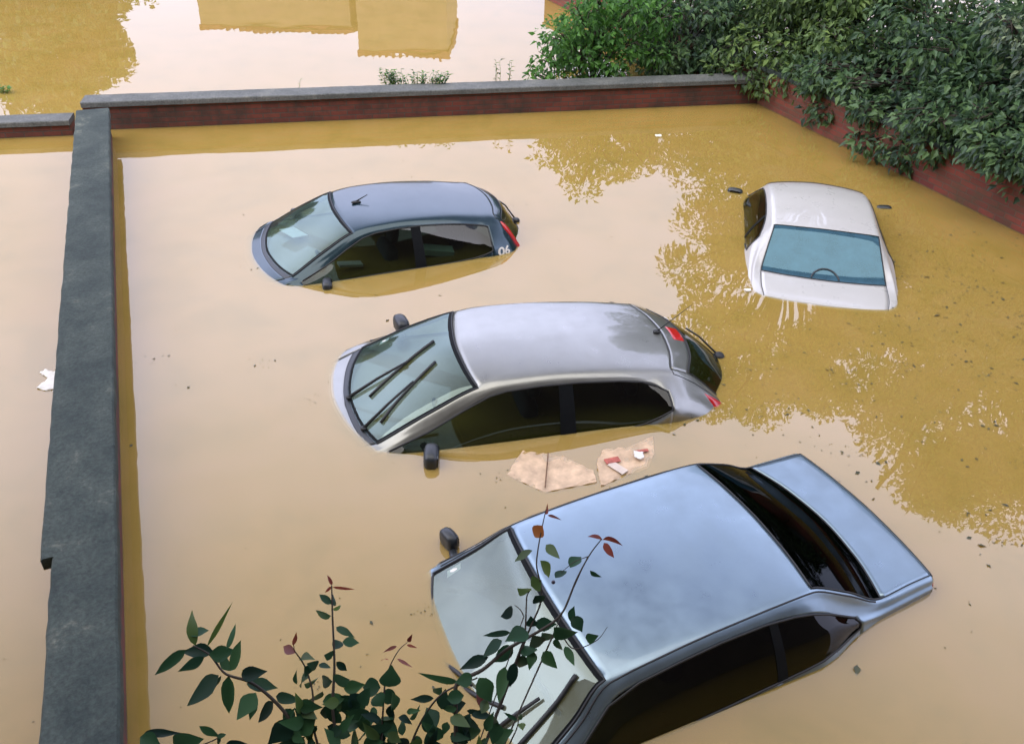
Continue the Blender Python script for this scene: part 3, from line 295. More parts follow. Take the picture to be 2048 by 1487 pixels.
so.rotation_euler = dirv.to_track_quat('Z', 'Y').to_euler(); so.location = (-10, 10, 25)
scene.view_settings.view_transform = 'Standard'; scene.view_settings.look = 'None'
scene.view_settings.exposure = EXPOSURE; scene.view_settings.gamma = 1
scene.cycles.max_bounces = 8; scene.cycles.transparent_max_bounces = 20
scene.cycles.caustics_reflective = False; scene.cycles.caustics_refractive = False

# ------------------------------------------------------------------ water and ground
gm = pr('submerged_ground', (.12, .1, .07), .9)
tag(mesh_obj('ground', [(-300, -300, -1.05), (300, -300, -1.05), (300, 300, -1.05), (-300, 300, -1.05)], [(0, 1, 2, 3)], gm), kind='structure')
wv = []; wf = []; wm = []
tick = [-300, -120, -50] + list(range(-24, 33, 2)) + [60, 120, 300]
for k, z in enumerate((0, -.005, -.011, -.018, -.027, -.038, -.052, -.07)):
    n0 = len(wv); nt_ = len(tick); wv += [(x, y, z) for y in tick for x in tick]
    for j in range(nt_ - 1):
        for i in range(nt_ - 1):
            a = n0 + j * nt_ + i; wf.append((a, a + 1, a + nt_ + 1, a + nt_)); wm.append(k)
wo_ = mesh_obj('water', wv, wf, None, mats=[water_top()] + [water_layer('muddy_water', .33)] * 3 + [water_layer('muddy_water_deeper', .45)] * 3 + [water_layer('muddy_water_opaque', 1)])
wo_.data.polygons.foreach_set('material_index', wm)
tag(wo_, kind='structure')

# ------------------------------------------------------------------ walls
def wall(name, A, B, thick, top, label, cat, brick, cop, cop_t=.055, over=.05, cop_w=None, segs=None, side=1, cop_off=0.0, jit=0.0):
    """wall from A to B (its face line at the water), thickness to the left of A->B when side=1"""
    A = Vector((A[0], A[1], 0)); B = Vector((B[0], B[1], 0)); d = (B - A); ln = d.length; ang = math.atan2(d.y, d.x)
    root = empty(name, (A.x, A.y, -1.05), (0, 0, ang)); tag(root, label, cat)
    t0, t1 = (0, thick) if side > 0 else (-thick, 0)
    mb = MB(); mb.box((ln / 2, (t0 + t1) / 2, (1.05 + top - cop_t) / 2), (ln, thick, 1.05 + top - cop_t))
    mb.build('brickwork', brick, root)
    segs = segs or [(0, ln, 0, 0)]
    for (s0, s1, o0, o1) in segs:
        rnd = random.Random(int(s0 * 100) + 7)
        mb = MB(); 
        n = max(2, int((s1 - s0) / .12)); v = []; f = []
        for i in range(n + 1):
            x = s0 + (s1 - s0) * i / n
            j0, j1 = (rnd.uniform(-jit, jit) for _ in range(2)); jz = rnd.uniform(-jit, jit) * .4
            y0 = t0 - over + o0 + j0; y1 = t1 + over + o1 + j1
            z0 = 1.05 + top - cop_t; z1 = 1.05 + top + jz
            c = .012
            v += [(x, y0, z0), (x, y0, z1 - c), (x, y0 + c, z1), (x, y1 - c, z1), (x, y1, z1 - c), (x, y1, z0)]
        for i in range(n):
            for j in range(6):
                a = i * 6 + j; b = i * 6 + (j + 1) % 6; f.append((a, b, b + 6, a + 6))
        f.append((0, 1, 2, 3, 4, 5)); f.append(tuple(n * 6 + j for j in (5, 4, 3, 2, 1, 0)))
        mb.add(v, f); mb.build('coping', cop, root)
    return root
# left wall runs away from the viewer; right face line (waterline) from A to B
wall('boundary_wall', (-.842, -.22), (-5.85, 11.98), .33, .42, 'dark weathered concrete-capped wall running from the foreground to the far brick wall', 'wall',
     M['brick_dark'], M['coping_dark'], cop_t=.09, over=.05, segs=[(0, 4.22, 0, -.065), (4.222, 13.18, 0, 0)], side=1, jit=.005)
wall('back_wall', (-6.3, 12.22), (4.62, 14.6), .28, .42, 'brick wall with pale grey coping closing the far side of the flooded yard', 'wall',
     M['brick_dark'], M['coping_grey'], cop_t=.075, over=.05, side=1, jit=.004)
wall('low_back_wall', (-14.5, 10.25), (-6.42, 12.0), .28, .23, 'lower brick wall with grey coping at the left edge, beyond the dark wall', 'wall',
     M['brick_dark'], M['coping_grey'], cop_t=.07, over=.04, side=1, jit=.004)
wall('side_wall', (8.2, 4.5), (.55, 22.6), .28, .62, 'red brick wall under the overhanging trees on the right side', 'wall',
     M['brick_red'], M['coping_dark'], cop_t=.07, over=.04, side=-1, jit=.004)

# ------------------------------------------------------------------ leaves and trees
def leaf_block(P, D, U, ln, wd, fold=.25):
    """P base points, D direction, U face normal (all (n,3) arrays), ln/wd arrays -> verts, faces (two quads per leaf)"""
    D = D / np.linalg.norm(D, axis=1)[:, None]
    S = np.cross(D, U); S /= (np.linalg.norm(S, axis=1)[:, None] + 1e-9); U = np.cross(S, D)
    ln = ln[:, None]; wd = wd[:, None]
    a = P; b = P + D * ln * .42 + S * wd * .5 + U * wd * fold; c = P + D * ln - U * ln * .12; d = P + D * ln * .42 - S * wd * .5 + U * wd * fold
    m = P + D * ln * .5 - U * wd * .02
    n = len(P); V = np.stack([a, b, c, d, m], 1).reshape(-1, 3)
    i = np.arange(n) * 5
    F = np.concatenate([np.stack([i, i + 1, i + 4], 1), np.stack([i + 1, i + 2, i + 4], 1), np.stack([i + 2, i + 3, i + 4], 1), np.stack([i + 3, i, i + 4], 1)], 0)
    return V, F

def clump_leaves(rng, clumps, per, size, droop=.5):
    Ps = []; Ds = []; Us = []; Ls = []; Ws = []
    for (cx, cy, cz, r) in clumps:
        n = int(per * (r / .5) ** 2)
        q = rng.normal(size=(n, 3)); q /= np.linalg.norm(q, axis=1)[:, None]
        rad = r * rng.uniform(.25, 1, n) ** .6
        p = np.array([cx, cy, cz]) + q * rad[:, None] * np.array([1, 1, .75])
        d = q * .8 + rng.normal(size=(n, 3)) * .5 + np.array([0, 0, -droop])
        u = np.array([0, 0, 1.0]) + rng.normal(size=(n, 3)) * .55 + q * .5
        l = size * rng.uniform(.6, 1.35, n)
        Ps.append(p); Ds.append(d); Us.append(u); Ls.append(l); Ws.append(l * rng.uniform(.42, .62, n))
    return leaf_block(np.concatenate(Ps), np.concatenate(Ds), np.concatenate(Us), np.concatenate(Ls), np.concatenate(Ws))

def tree(name, base, clumps, label, cat, mat, per=60, size=.14, seed=1, trunk_r=.12, limb_h=.45, group=None, trunks=1):
    root = empty(name, base); tag(root, label, cat, group)
    rng = np.random.default_rng(seed); rd = random.Random(seed)
    B = Vector(base)
    loc = [(c[0] - B.x, c[1] - B.y, c[2] - B.z, c[3]) for c in clumps]
    top = max(c[2] for c in loc)
    mb = MB(); cx = sum(c[0] for c in loc) / len(loc); cy = sum(c[1] for c in loc) / len(loc)
    fork = Vector((cx * .25, cy * .25, top * limb_h))
    mb.tube(smooth_pts([(0, 0, 0), (fork.x * .3 + .05, fork.y * .3, fork.z * .5), tuple(fork), (cx * .6, cy * .6, top * .72), (cx, cy, top * .95)], 4), trunk_r, trunk_r * .25, 9)
    for c in loc:
        z0 = min(max(c[2] * .55, .15 * top), fork.z * 1.15); k = z0 / fork.z
        s = Vector((fork.x * k, fork.y * k, z0)); e = Vector(c[:3])
        md = (s + e) / 2 + Vector((rd.uniform(-.15, .15), rd.uniform(-.15, .15), .12 * (e - s).length))
        mb.tube(smooth_pts([tuple(s), tuple(md), tuple(e)], 5), trunk_r * .32, .008, 6)
        for _ in range(3):
            q = e + Vector((rd.gauss(0, 1), rd.gauss(0, 1), rd.gauss(0, .6))).normalized() * c[3] * .85
            mb.tube([tuple(md * .4 + e * .6), tuple((e + q) / 2 + Vector((0, 0, .05))), tuple(q)], .014, .004, 5)
    mb.build('trunk', M['bark'], root, True)
    V, F = clump_leaves(rng, loc, per, size)
    mesh_obj('crown', V, F, mat, root)
    return root

def dome(rng, c, rad, n, rmin, rmax, zmin=-.1):
    """clump centres spread through a crown, biased to its outside"""
    out = []
    while len(out) < n:
        q = rng.normal(size=3); q /= np.linalg.norm(q); k = rng.uniform(.35, 1) ** .5
        p = np.array(c) + q * np.array(rad) * k
        if p[2] < zmin: continue
        out.append((p[0], p[1], p[2], rng.uniform(rmin, rmax)))
    return out
# ------------------------------------------------------------------ cars
NR = 9
def car_grid(st):
    """st: list of stations -> control points (n, 2*NR+1, 3), rows from left sill over the roof to right sill"""
    G = []
    for s in st:
        (x0, z0), (x2, y2, z2), (x3, y3, z3), (zt, zb, yb, xs) = s[:4]
        rows = []
        rows.append((x0, 0, z0))
        k = .52
        rows.append((x0 + (x2 - x0) * k ** 2, y2 * k, z0 + (z2 - z0) * k ** 2))
        rows.append((x2, y2, z2)); rows.append((x3, y3, z3))
        dz = max(1e-4, z3 - zb)
        def side(z, bul=0.0): return y3 + (yb - y3) * max(0.0, (z3 - z) / dz) ** .9 + bul
        zm = (zt + zb) / 2
        rows.append((xs * .5 + x3 * .5, side(zt), zt)); rows.append((xs, side(zm, .012), zm)); rows.append((xs, yb, zb))
        lo = s[4] if len(s) > 4 else 1.0
        rows.append((xs, yb + .022 * lo, zb - .09)); rows.append((xs, yb + .012 * lo, min(zb - .2, .55))); rows.append((xs, yb - .05, min(zb - .3, .25)))
        full = [(x, -y, z) for x, y, z in rows[:0:-1]] + rows
        G.append(full)
    return np.array(G, float)

class Car:
    def __init__(c, name, st, pose, label, cat, paint, nu=6, nv=5):
        c.G = car_grid(st); c.ns = len(st); c.paint = paint
        X, Y, Z, yaw, pitch, roll = pose
        c.root = empty(name, (X, Y, Z)); c.root.rotation_mode = 'QUATERNION'
        c.root.rotation_quaternion = (Matrix.Rotation(R(yaw), 3, 'Z') @ Matrix.Rotation(R(pitch), 3, 'Y') @ Matrix.Rotation(R(roll), 3, 'X')).to_quaternion()
        tag(c.root, label, cat)
        c.nu, c.nv = nu, nv
        us = np.linspace(0, c.ns - 1, (c.ns - 1) * nu + 1); vs = np.linspace(0, 2 * NR, 2 * NR * nv + 1)
        A = pchip(c.G, us); B = pchip(np.swapaxes(A, 0, 1), vs); c.P = np.swapaxes(B, 0, 1)
        du = np.gradient(c.P, axis=0); dv = np.gradient(c.P, axis=1); n = np.cross(dv, du); n /= (np.linalg.norm(n, axis=2)[:, :, None] + 1e-9)
        ctr = n[c.P.shape[0] // 2, c.P.shape[1] // 2]
        if ctr[2] < 0: n = -n
        c.Nn = n
    def at(c, s, r, off=0.0):
        """surface point at station s, row r (r<0 is the car's right)"""
        i = s * c.nu; j = (r + NR) * c.nv
        i0 = int(min(max(i, 0), c.P.shape[0] - 1.001)); j0 = int(min(max(j, 0), c.P.shape[1] - 1.001)); a = i - i0; b = j - j0
        f = lambda T: (T[i0, j0] * (1 - a) * (1 - b) + T[i0 + 1, j0] * a * (1 - b) + T[i0, j0 + 1] * (1 - a) * b + T[i0 + 1, j0 + 1] * a * b)
        return f(c.P) + f(c.Nn) * off
    def part(c, name, cells, mat, parent=None, off=0.0, thick=0.0):
        """cells: function(s, r) -> bool over control cells (s interval, |r| interval, side); a mesh of the surface there"""
        idx = {}; V = []; F = []
        H, W = c.P.shape[:2]
        for i in range(H - 1):
            for j in range(W - 1):
                s = (i + .5) / c.nu; r = (j + .5) / c.nv - NR
                if not cells(s, r): continue
                q = []
                for (a, b) in ((i, j), (i + 1, j), (i + 1, j + 1), (i, j + 1)):
                    if (a, b) not in idx:
                        idx[(a, b)] = len(V); V.append(c.P[a, b] + c.Nn[a, b] * off)
                    q.append(idx[(a, b)])
                F.append(q[::-1])
        o = mesh_obj(name, V, F, mat, parent or c.root, True)
        if thick:
            m = o.modifiers.new('thickness', 'SOLIDIFY'); m.thickness = thick; m.offset = -1
        return o
    def patch(c, name, corners, mat, parent=None, off=.006, n=8, dome=0.0):
        """a raised panel on the surface between four (s, r) corners"""
        (a, b, d, e) = corners; V = []; F = []
        for i in range(n + 1):
            u = i / n
            for j in range(n + 1):
                t = j / n
                s = (a[0] * (1 - u) + b[0] * u) * (1 - t) + (e[0] * (1 - u) + d[0] * u) * t
                r = (a[1] * (1 - u) + b[1] * u) * (1 - t) + (e[1] * (1 - u) + d[1] * u) * t
                ed = i in (0, n) or j in (0, n)
                V.append(c.at(s, r, -.003 if ed else off + dome * math.sin(math.pi * u) * math.sin(math.pi * t)))
        for i in range(n):
            for j in range(n):
                k = i * (n + 1) + j; F.append((k, k + 1, k + n + 2, k + n + 1))
        o = mesh_obj(name, V, F, mat, parent or c.root, True)
        o.data.flip_normals() if False else None
        return o
    def line(c, mb, pts, rad, off=0.0, n=10):
        """tube along a polyline of (s, r) on the surface"""
        out = []
        for (a, b) in zip(pts[:-1], pts[1:]):
            for k in range(n): out.append(tuple(c.at(a[0] + (b[0] - a[0]) * k / n, a[1] + (b[1] - a[1]) * k / n, off)))
        out.append(tuple(c.at(pts[-1][0], pts[-1][1], off))); mb.tube(out, rad, n=6)
    def band(c, mb, pts, width, off=.003, n=8):
        """flat ribbon: pts list of ((s,r),(s,r)) edge pairs"""
        V = []; F = []
        for (p, q), (p2, q2) in zip(pts[:-1], pts[1:]):
            for k in range(n):
                t = k / n; V.append(c.at(p[0] + (p2[0] - p[0]) * t, p[1] + (p2[1] - p[1]) * t, off)); V.append(c.at(q[0] + (q2[0] - q[0]) * t, q[1] + (q2[1] - q[1]) * t, off))
        V.append(c.at(*pts[-1][0], off)); V.append(c.at(*pts[-1][1], off))
        for k in range(len(V) // 2 - 1): F.append((2 * k, 2 * k + 1, 2 * k + 3, 2 * k + 2))
        mb.add(V, F)

def paintmat(name, c, metal=.6, rough=.3, coat=1.0, var=.05, flake=True):
    m, nt, out = nmat(name)
    b = N(nt, 'ShaderNodeBsdfPrincipled', i_Roughness=rough, i_Metallic=metal)
    b.inputs['Coat Weight'].default_value = coat; b.inputs['Coat Roughness'].default_value = .04
    # thin uneven film of dust and dried rain
    rp, nz = noise_ramp(nt, 3.5, [(.3, [x * (1 - var) for x in c]), (.7, [x * (1 + var) for x in c])], detail=8, rough=.7)
    L(nt, rp, 'Color', b, 'Base Color')
    r2, nz2 = noise_ramp(nt, 6, [(.3, (rough * .8,) * 3), (.75, (rough * 1.35,) * 3)], detail=8)
    L(nt, r2, 'Color', b, 'Roughness')
    L(nt, b, 'BSDF', out, 'Surface'); return m

def mirror(c, x, y, z, mat, side=1, size=(.11, .2, .135), yaw=12):
    p = c.root
    mb = MB(); s = 1 if side > 0 else -1
    Rm = Matrix.Rotation(R(-s * yaw), 3, 'Z')
    mb.superell((x, s * y, z), size, .62, Rm, 18, 12)
    o = mb.build('wing_mirror', mat, p, True)
    mb = MB(); mb.tube([(x + .0, s * (y - .07), z - size[2] * .25), (x + .03, s * (y - .2), z - size[2] * .4)], .028, .034, 8)
    mb.build('mirror_arm', M['plastic'], o, True)
    mb = MB(); mb.superell(tuple(Vector((x, s * y, z)) + Rm @ Vector((-size[0] * .40, 0, 0))), (.03, size[1] * .84, size[2] * .8), .6, Rm, 16, 8)
    mb.build('mirror_glass', M['chrome'], o, True)
    return o

def interior(c, x_f, x_r, half=.34, top=1.12, wheel_y=.34, dash=True):
    p = c.root
    for xs, rows in ((x_f, (half, -half)), (x_r, None)):
        if rows:
            for y in rows:
                mb = MB(); mb.superell((xs - .02, y, .84), (.16, .50, .62), .45, Matrix.Rotation(R(-14), 3, 'Y'), 16, 10)
                s = mb.build('seat', M['seat'], p, True)
                mb = MB(); mb.superell((xs - .13, y, top + .12), (.10, .25, .19), .5, Matrix.Rotation(R(-10), 3, 'Y'), 14, 9)
                mb.tube([(xs - .1, y - .06, top - .05), (xs - .13, y - .06, top + .1)], .006); mb.tube([(xs - .1, y + .06, top - .05), (xs - .13, y + .06, top + .1)], .006)
                mb.build('headrest', M['seat'], s, True)
        else:
            mb = MB(); mb.superell((xs, 0, .80), (.2, 1.26, .58), .35, Matrix.Rotation(R(-16), 3, 'Y'), 22, 10)
            s = mb.build('rear_seat', M['seat'], p, True)
            for y in (half + .02, -half - .02):
                mb = MB(); mb.superell((xs - .09, y, top + .04), (.09, .24, .14), .5, None, 14, 9); mb.build('headrest', M['seat'], s, True)
    # steering wheel
    mb = MB(); ctr = Vector((x_f + .62, wheel_y, .93)); Mt = Matrix.Rotation(R(-62), 3, 'Y')
    ring = [tuple(ctr + Mt @ Vector((.185 * math.cos(a), .185 * math.sin(a), 0))) for a in np.linspace(0, 2 * math.pi, 29)]
    mb.tube(ring, .016, n=8, cap=False)
    for a in (0, 2.1, 4.2): mb.tube([tuple(ctr), tuple(ctr + Mt @ Vector((.18 * math.cos(a), .18 * math.sin(a), 0)))], .02, .014)
    mb.superell(tuple(ctr), (.14, .14, .05), .7, Mt)
    mb.build('steering_wheel', M['plastic'], p, True)

def wiper(c, base, mid, tip, arm_off=.03):
    """base, mid, tip as (s, r) on the glass; arm from base to mid, blade centred on mid"""
    mb = MB()
    b = Vector(c.at(base[0], base[1], .015)); m = Vector(c.at(mid[0], mid[1], arm_off)); 
    mb.tube([tuple(b), tuple(b * .5 + m * .5 + Vector((0, 0, .012))), tuple(m)], .016, .010, 6)
    mb.superell(tuple(b), (.05, .05, .03), .7)
    o = mb.build('wiper', M['rubber'], c.root, True)
    mb = MB(); t0 = tip[0]; t1 = tip[1]
    pts = [tuple(c.at(t0[0] + (t1[0] - t0[0]) * k / 10, t0[1] + (t1[1] - t0[1]) * k / 10, .014)) for k in range(11)]
    mb.tube(pts, .014, n=6)
    mb.build('wiper_blade', M['rubber'], o, True)
    return o

G_side = glass('tinted_side_glass', (.20, .25, .20), .04)
G_side_dark = glass('dark_side_glass', (.09, .11, .10), .035)
G_ws = glass('windscreen_glass', (.50, .62, .60), .10, rough=.03, dust=.08, dustc=(.42, .58, .55), gc=(.80, 1, .97))

# ---- silver hatchback in the middle
P_silver = paintmat('silver_paint', (.245, .245, .22), .75, .32)
st = [
 ((2.08, .50), (2.0, .45, .50), (1.86, .66, .49), (.47, .44, .70, 1.8)),
 ((2.0, .78), (1.93, .5, .76), (1.80, .67, .74), (.71, .66, .73, 1.76)),
 ((1.78, .865), (1.71, .55, .85), (1.62, .72, .83), (.84, .79, .78, 1.6)),
 ((1.52, .945), (1.43, .60, .935), (1.37, .755, .92), (.915, .87, .82, 1.35)),
 ((1.37, .992), (1.235, .655, .992), (1.19, .745, .995), (.975, .94, .84, 1.17)),
 ((1.33, 1.005), (1.16, .672, 1.017), (1.11, .735, 1.022), (1.005, .97, .85, 1.08)),
 ((.88, 1.262), (.745, .632, 1.24), (.69, .685, 1.215), (1.175, .985, .855, .64)),
 ((.43, 1.447), (.345, .572, 1.408), (.31, .615, 1.385), (1.35, 1.0, .855, .3)),
 ((.10, 1.495), (.09, .56, 1.452), (.09, .60, 1.428), (1.395, 1.012, .855, .08)),
 ((-.35, 1.51), (-.36, .55, 1.468), (-.36, .592, 1.442), (1.412, 1.03, .855, -.36)),
 ((-.85, 1.49), (-.85, .538, 1.45), (-.85, .588, 1.422), (1.39, 1.07, .85, -.85)),
 ((-1.15, 1.463), (-1.10, .53, 1.428), (-1.10, .588, 1.395), (1.355, 1.14, .845, -1.10)),
 ((-1.30, 1.447), (-1.22, .527, 1.415), (-1.23, .59, 1.378), (1.31, 1.22, .842, -1.24)),
 ((-1.42, 1.43), (-1.317, .523, 1.403), (-1.335, .592, 1.36), (1.30, 1.18, .835, -1.36)),
 ((-1.64, 1.375), (-1.49, .52, 1.34), (-1.50, .60, 1.295), (1.24, 1.12, .825, -1.53)),
 ((-2.04, 1.10), (-1.81, .575, 1.085), (-1.79, .66, 1.10), (1.07, 1.0, .80, -1.76)),
 ((-2.14, .98), (-1.94, .6, .97), (-1.91, .68, .96), (.94, .90, .78, -1.87)),
 ((-2.19, .62), (-2.06, .6, .62), (-2.0, .70, .60), (.57, .53, .75, -1.94)),
 ((-2.08, .3), (-1.98, .58, .3), (-1.92, .68, .29), (.27, .25, .73, -1.87)),
]
def build_hatch(name, st, pose, label, paint, idx, lamp=None):
    """idx: bonnet0, cowl, ws0, ws1, doorsplit, cpillar, seam, glass0, glass1"""
    b0, cw, w0, w1, ds, cp, sm, g0, g1 = idx
    c = Car(name, st, pose, label, 'car', paint)
    side = lambda r: 4 <= abs(r) < 6
    def is_body(s, r):
        a = abs(r)
        if cw <= s < w0 and a < 2: return False
        if w0 <= s < w1 and a < 2: return False
        if g0 <= s < g1 and a < 2: return False
        if w0 <= s < cp and 4 <= a < 6: return False
        if b0 <= s < cw and a < 2: return False
        if w0 <= s < cp and a >= 6: return False
        if sm <= s < g0 and a < 2: return False
        if g1 <= s < g1 + 1.0 and a < 2: return False
        return True
    c.part('body', is_body, paint, thick=.012)
    c.part('bonnet', lambda s, r: b0 <= s < cw and abs(r) < 2, paint, thick=.01)
    c.part('cowl', lambda s, r: cw <= s < w0 and abs(r) < 2, M['plastic'], thick=.008)
    c.part('windscreen', lambda s, r: w0 <= s < w1 and abs(r) < 2, G_ws)
    tg = c.part('tailgate', lambda s, r: abs(r) < 2 and (sm <= s < g0 or g1 <= s < g1 + 1.0), paint, thick=.01)
    c.part('rear_window', lambda s, r: abs(r) < 2 and g0 <= s < g1, c.rear_glass if hasattr(c, 'rear_glass') else G_side, tg)
    for sg in (1, -1):
        for (x0, x1) in ((w0, ds), (ds, cp)):
            d = c.part('door', lambda s, r: x0 <= s < x1 and r * sg >= 6, paint, thick=.01)
            c.part('side_window', lambda s, r: x0 <= s < x1 and 4 <= r * sg < 6, G_side, d)
    # dark lining under the roof and pillars
    c.part('lining', lambda s, r: w0 <= s < g1 and not (w0 <= s < w1 and abs(r) < 2) and not (g0 <= s < g1 and abs(r) < 2) and not (w0 <= s < cp and 4 <= abs(r) < 6) and abs(r) < 6, M['liner'], off=-.022)
    # rubber seals
    mb = MB(); c.line(mb, [(w0, -2), (w1, -2), (w1, 0), (w1, 2), (w0, 2)], .007, .001); mb.build('window_seal', M['rubber'], c.root, True)
    for sg in (1, -1):
        mb = MB(); c.line(mb, [(w0 + .1, 4 * sg), (cp, 4 * sg), (cp, 6 * sg), (w0 + .05, 6 * sg)], .008, .001); mb.build('window_seal', M['rubber'], c.root, True)
    mb = MB(); c.line(mb, [(g0, -2), (g1, -2), (g1, 0), (g1, 2), (g0, 2), (g0, 0), (g0, -2)], .006, .001); mb.build('window_seal', M['rubber'], c.root, True)
    mb = MB()
    c.line(mb, [(g1, -3.2), (g0, -2.9), (sm, -2.6), (sm, 0), (sm, 2.6), (g0, 2.9), (g1, 3.2)], .0045, -.001)
    mb.build('panel_gap', M['rubber'], c.root, True)
    for sg in (1, -1):
        mb = MB(); c.line(mb, [(b0 + .1, 2 * sg), (cw, 2 * sg)], .004, -.001); mb.build('panel_gap', M['rubber'], c.root, True)
    # black printed borders and pillar trim
    mb = MB()
    c.band(mb, [((w1 - .09, -1.98), (w1 - .01, -1.98)), ((w1 - .09, 0), (w1 - .01, 0)), ((w1 - .09, 1.98), (w1 - .01, 1.98))], 0, .002)
    for sg in (1, -1):
        c.band(mb, [((w0 + .02, 1.86 * sg), (w0 + .02, 1.99 * sg)), ((w1 - .02, 1.86 * sg), (w1 - .02, 1.99 * sg))], 0, .002, n=14)
    c.band(mb, [((w0 + .01, -1.98), (w0 + .12, -1.98)), ((w0 + .01, 0), (w0 + .12, 0)), ((w0 + .01, 1.98), (w0 + .12, 1.98))], 0, .002)
    mb.build('windscreen_border', M['frit'], c.root)
    for sg in (1, -1):
        mb = MB(); c.band(mb, [((ds - .12, 4.02 * sg), (ds + .12, 4.02 * sg)), ((ds - .14, 5.98 * sg), (ds + .14, 5.98 * sg))], 0, .004)
        mb.build('pillar_trim', M['frit'], c.root)
    return c
SILVER_POSE = (-.135, 6.167, -1.029, 194.06, -2.4, -1.82)
c = build_hatch('hatchback', st, SILVER_POSE, 'silver hatchback with two wipers and a roof aerial in the middle of the yard', P_silver, (1, 4, 5, 7, 9, 12, 13, 14, 15))
interior(c, -.05, -.95)
mirror(c, .77, .945, 1.07, M['plastic'], 1, (.12, .22, .15)); mirror(c, .77, .945, 1.07, M['plastic'], -1, (.12, .22, .15))
wiper(c, (5.02, .15), (6.1, .05), ((5.45, .52), (6.62, -.42)))
wiper(c, (5.02, 1.35), (6.1, .85), ((5.4, 1.45), (6.55, .48)))
mb = MB(); a = Vector(c.at(12.6, .1, 0)); mb.superell(tuple(a + Vector((0, 0, .012))), (.07, .05, .035), .8); mb.tube([tuple(a + Vector((0, 0, .02))), tuple(a + Vector((-.28, 0, .27)))], .006, .0025, 6)
mb.build('roof_aerial', M['rubber'], c.root, True)
c.patch('brake_light', ((13.45, -.42), (13.95, -.42), (13.95, .42), (13.45, .42)), M['red_lamp'], off=.006)
for sg in (1, -1):
    o = c.patch('tail_lamp', ((14.3, 3.5 * sg), (15.25, 2.9 * sg), (15.5, 5.2 * sg), (14.8, 5.2 * sg)), M['red_lamp'], off=.012, dome=.01)
    c.patch('reversing_lamp', ((14.85, 3.25 * sg), (15.3, 2.9 * sg), (15.45, 4.3 * sg), (15.0, 4.5 * sg)), M['clear_lamp'], o, off=.03)
mb = MB(); b = Vector(c.at(15.02, 0, .02)); mb.superell(tuple(b), (.09, .1, .06), .7); mb.tube([tuple(b), tuple(c.at(14.6, -.55, .03)), tuple(c.at(14.45, -.9, .02))], .009); mb.build('rear_wiper', M['rubber'], c.root, True)
c.patch('sticker', ((5.55, -1.72), (5.7, -1.72), (5.7, -1.55), (5.55, -1.55)), M['white'], off=.003, n=2)
# ---- dark hatchback behind it
P_black = paintmat('blue_black_paint', (.018, .042, .055), .5, .2, coat=.45)
st = [
 ((1.92, .50), (1.84, .45, .50), (1.70, .62, .49), (.47, .44, .68, 1.64)),
 ((1.84, .80), (1.78, .5, .78), (1.66, .65, .76), (.72, .68, .72, 1.62)),
 ((1.60, .88), (1.54, .55, .86), (1.46, .70, .84), (.86, .81, .77, 1.44)),
 ((1.33, .955), (1.25, .60, .945), (1.19, .745, .93), (.93, .89, .81, 1.17)),
 ((1.19, 1.005), (1.06, .665, 1.005), (1.02, .75, 1.01), (.99, .955, .83, 1.0)),
 ((1.15, 1.02), (.985, .69, 1.03), (.93, .745, 1.03), (1.01, .98, .84, .90)),
 ((.73, 1.265), (.63, .63, 1.238), (.57, .68, 1.21), (1.17, .995, .845, .53)),
 ((.38, 1.428), (.305, .57, 1.392), (.27, .61, 1.368), (1.335, 1.01, .845, .25)),
 ((.05, 1.485), (.04, .555, 1.445), (.04, .595, 1.42), (1.39, 1.02, .845, .04)),
 ((-.35, 1.505), (-.36, .54, 1.465), (-.36, .582, 1.44), (1.41, 1.03, .845, -.36)),
 ((-.80, 1.485), (-.80, .52, 1.448), (-.80, .572, 1.42), (1.385, 1.05, .84, -.80)),
 ((-1.10, 1.455), (-1.06, .505, 1.42), (-1.06, .568, 1.39), (1.35, 1.075, .83, -1.06)),
 ((-1.24, 1.435), (-1.18, .50, 1.405), (-1.19, .568, 1.373), (1.325, 1.12, .825, -1.19)),
 ((-1.40, 1.415), (-1.311, .49, 1.39), (-1.32, .57, 1.352), (1.28, 1.10, .815, -1.32)),
 ((-1.52, 1.37), (-1.40, .50, 1.335), (-1.415, .585, 1.29), (1.22, 1.08, .805, -1.42)),
 ((-1.76, 1.08), (-1.58, .56, 1.06), (-1.57, .66, 1.06), (1.03, .98, .785, -1.55)),
 ((-1.86, .96), (-1.70, .59, .95), (-1.67, .68, .94), (.92, .88, .77, -1.65)),
 ((-1.92, .60), (-1.80, .58, .60), (-1.74, .69, .58), (.55, .51, .74, -1.70)),
 ((-1.88, .3), (-1.78, .56, .3), (-1.72, .67, .29), (.27, .25, .72, -1.68)),
]
c = build_hatch('hatchback', st, (-1.701, 8.855, -1.015, 202.42, -2.10, -.41), 'blue-black hatchback with white number 06 on its rear flank, nearest the back wall', P_black, (1, 4, 5, 7, 9, 12, 13, 14, 15))
interior(c, -.05, -.85)
mirror(c, .67, .915, 1.0, M['plastic'], 1, (.1, .19, .13)); mirror(c, .67, .915, 1.0, M['plastic'], -1, (.1, .19, .13))
mb = MB(); a = Vector(c.at(7.75, 0, 0)); mb.superell(tuple(a + Vector((0, 0, .01))), (.11, .05, .03), .8); mb.tube([tuple(a + Vector((.02, 0, .01))), tuple(a + Vector((-.13, 0, .085)))], .009, .004, 6)
mb.build('roof_aerial', M['rubber'], c.root, True)
for sg in (1, -1):
    c.patch('tail_lamp', ((13.3, 2.75 * sg), (15.3, 2.75 * sg), (15.5, 4.3 * sg), (13.7, 3.6 * sg)), M['red_lamp'], off=.01, dome=.012)
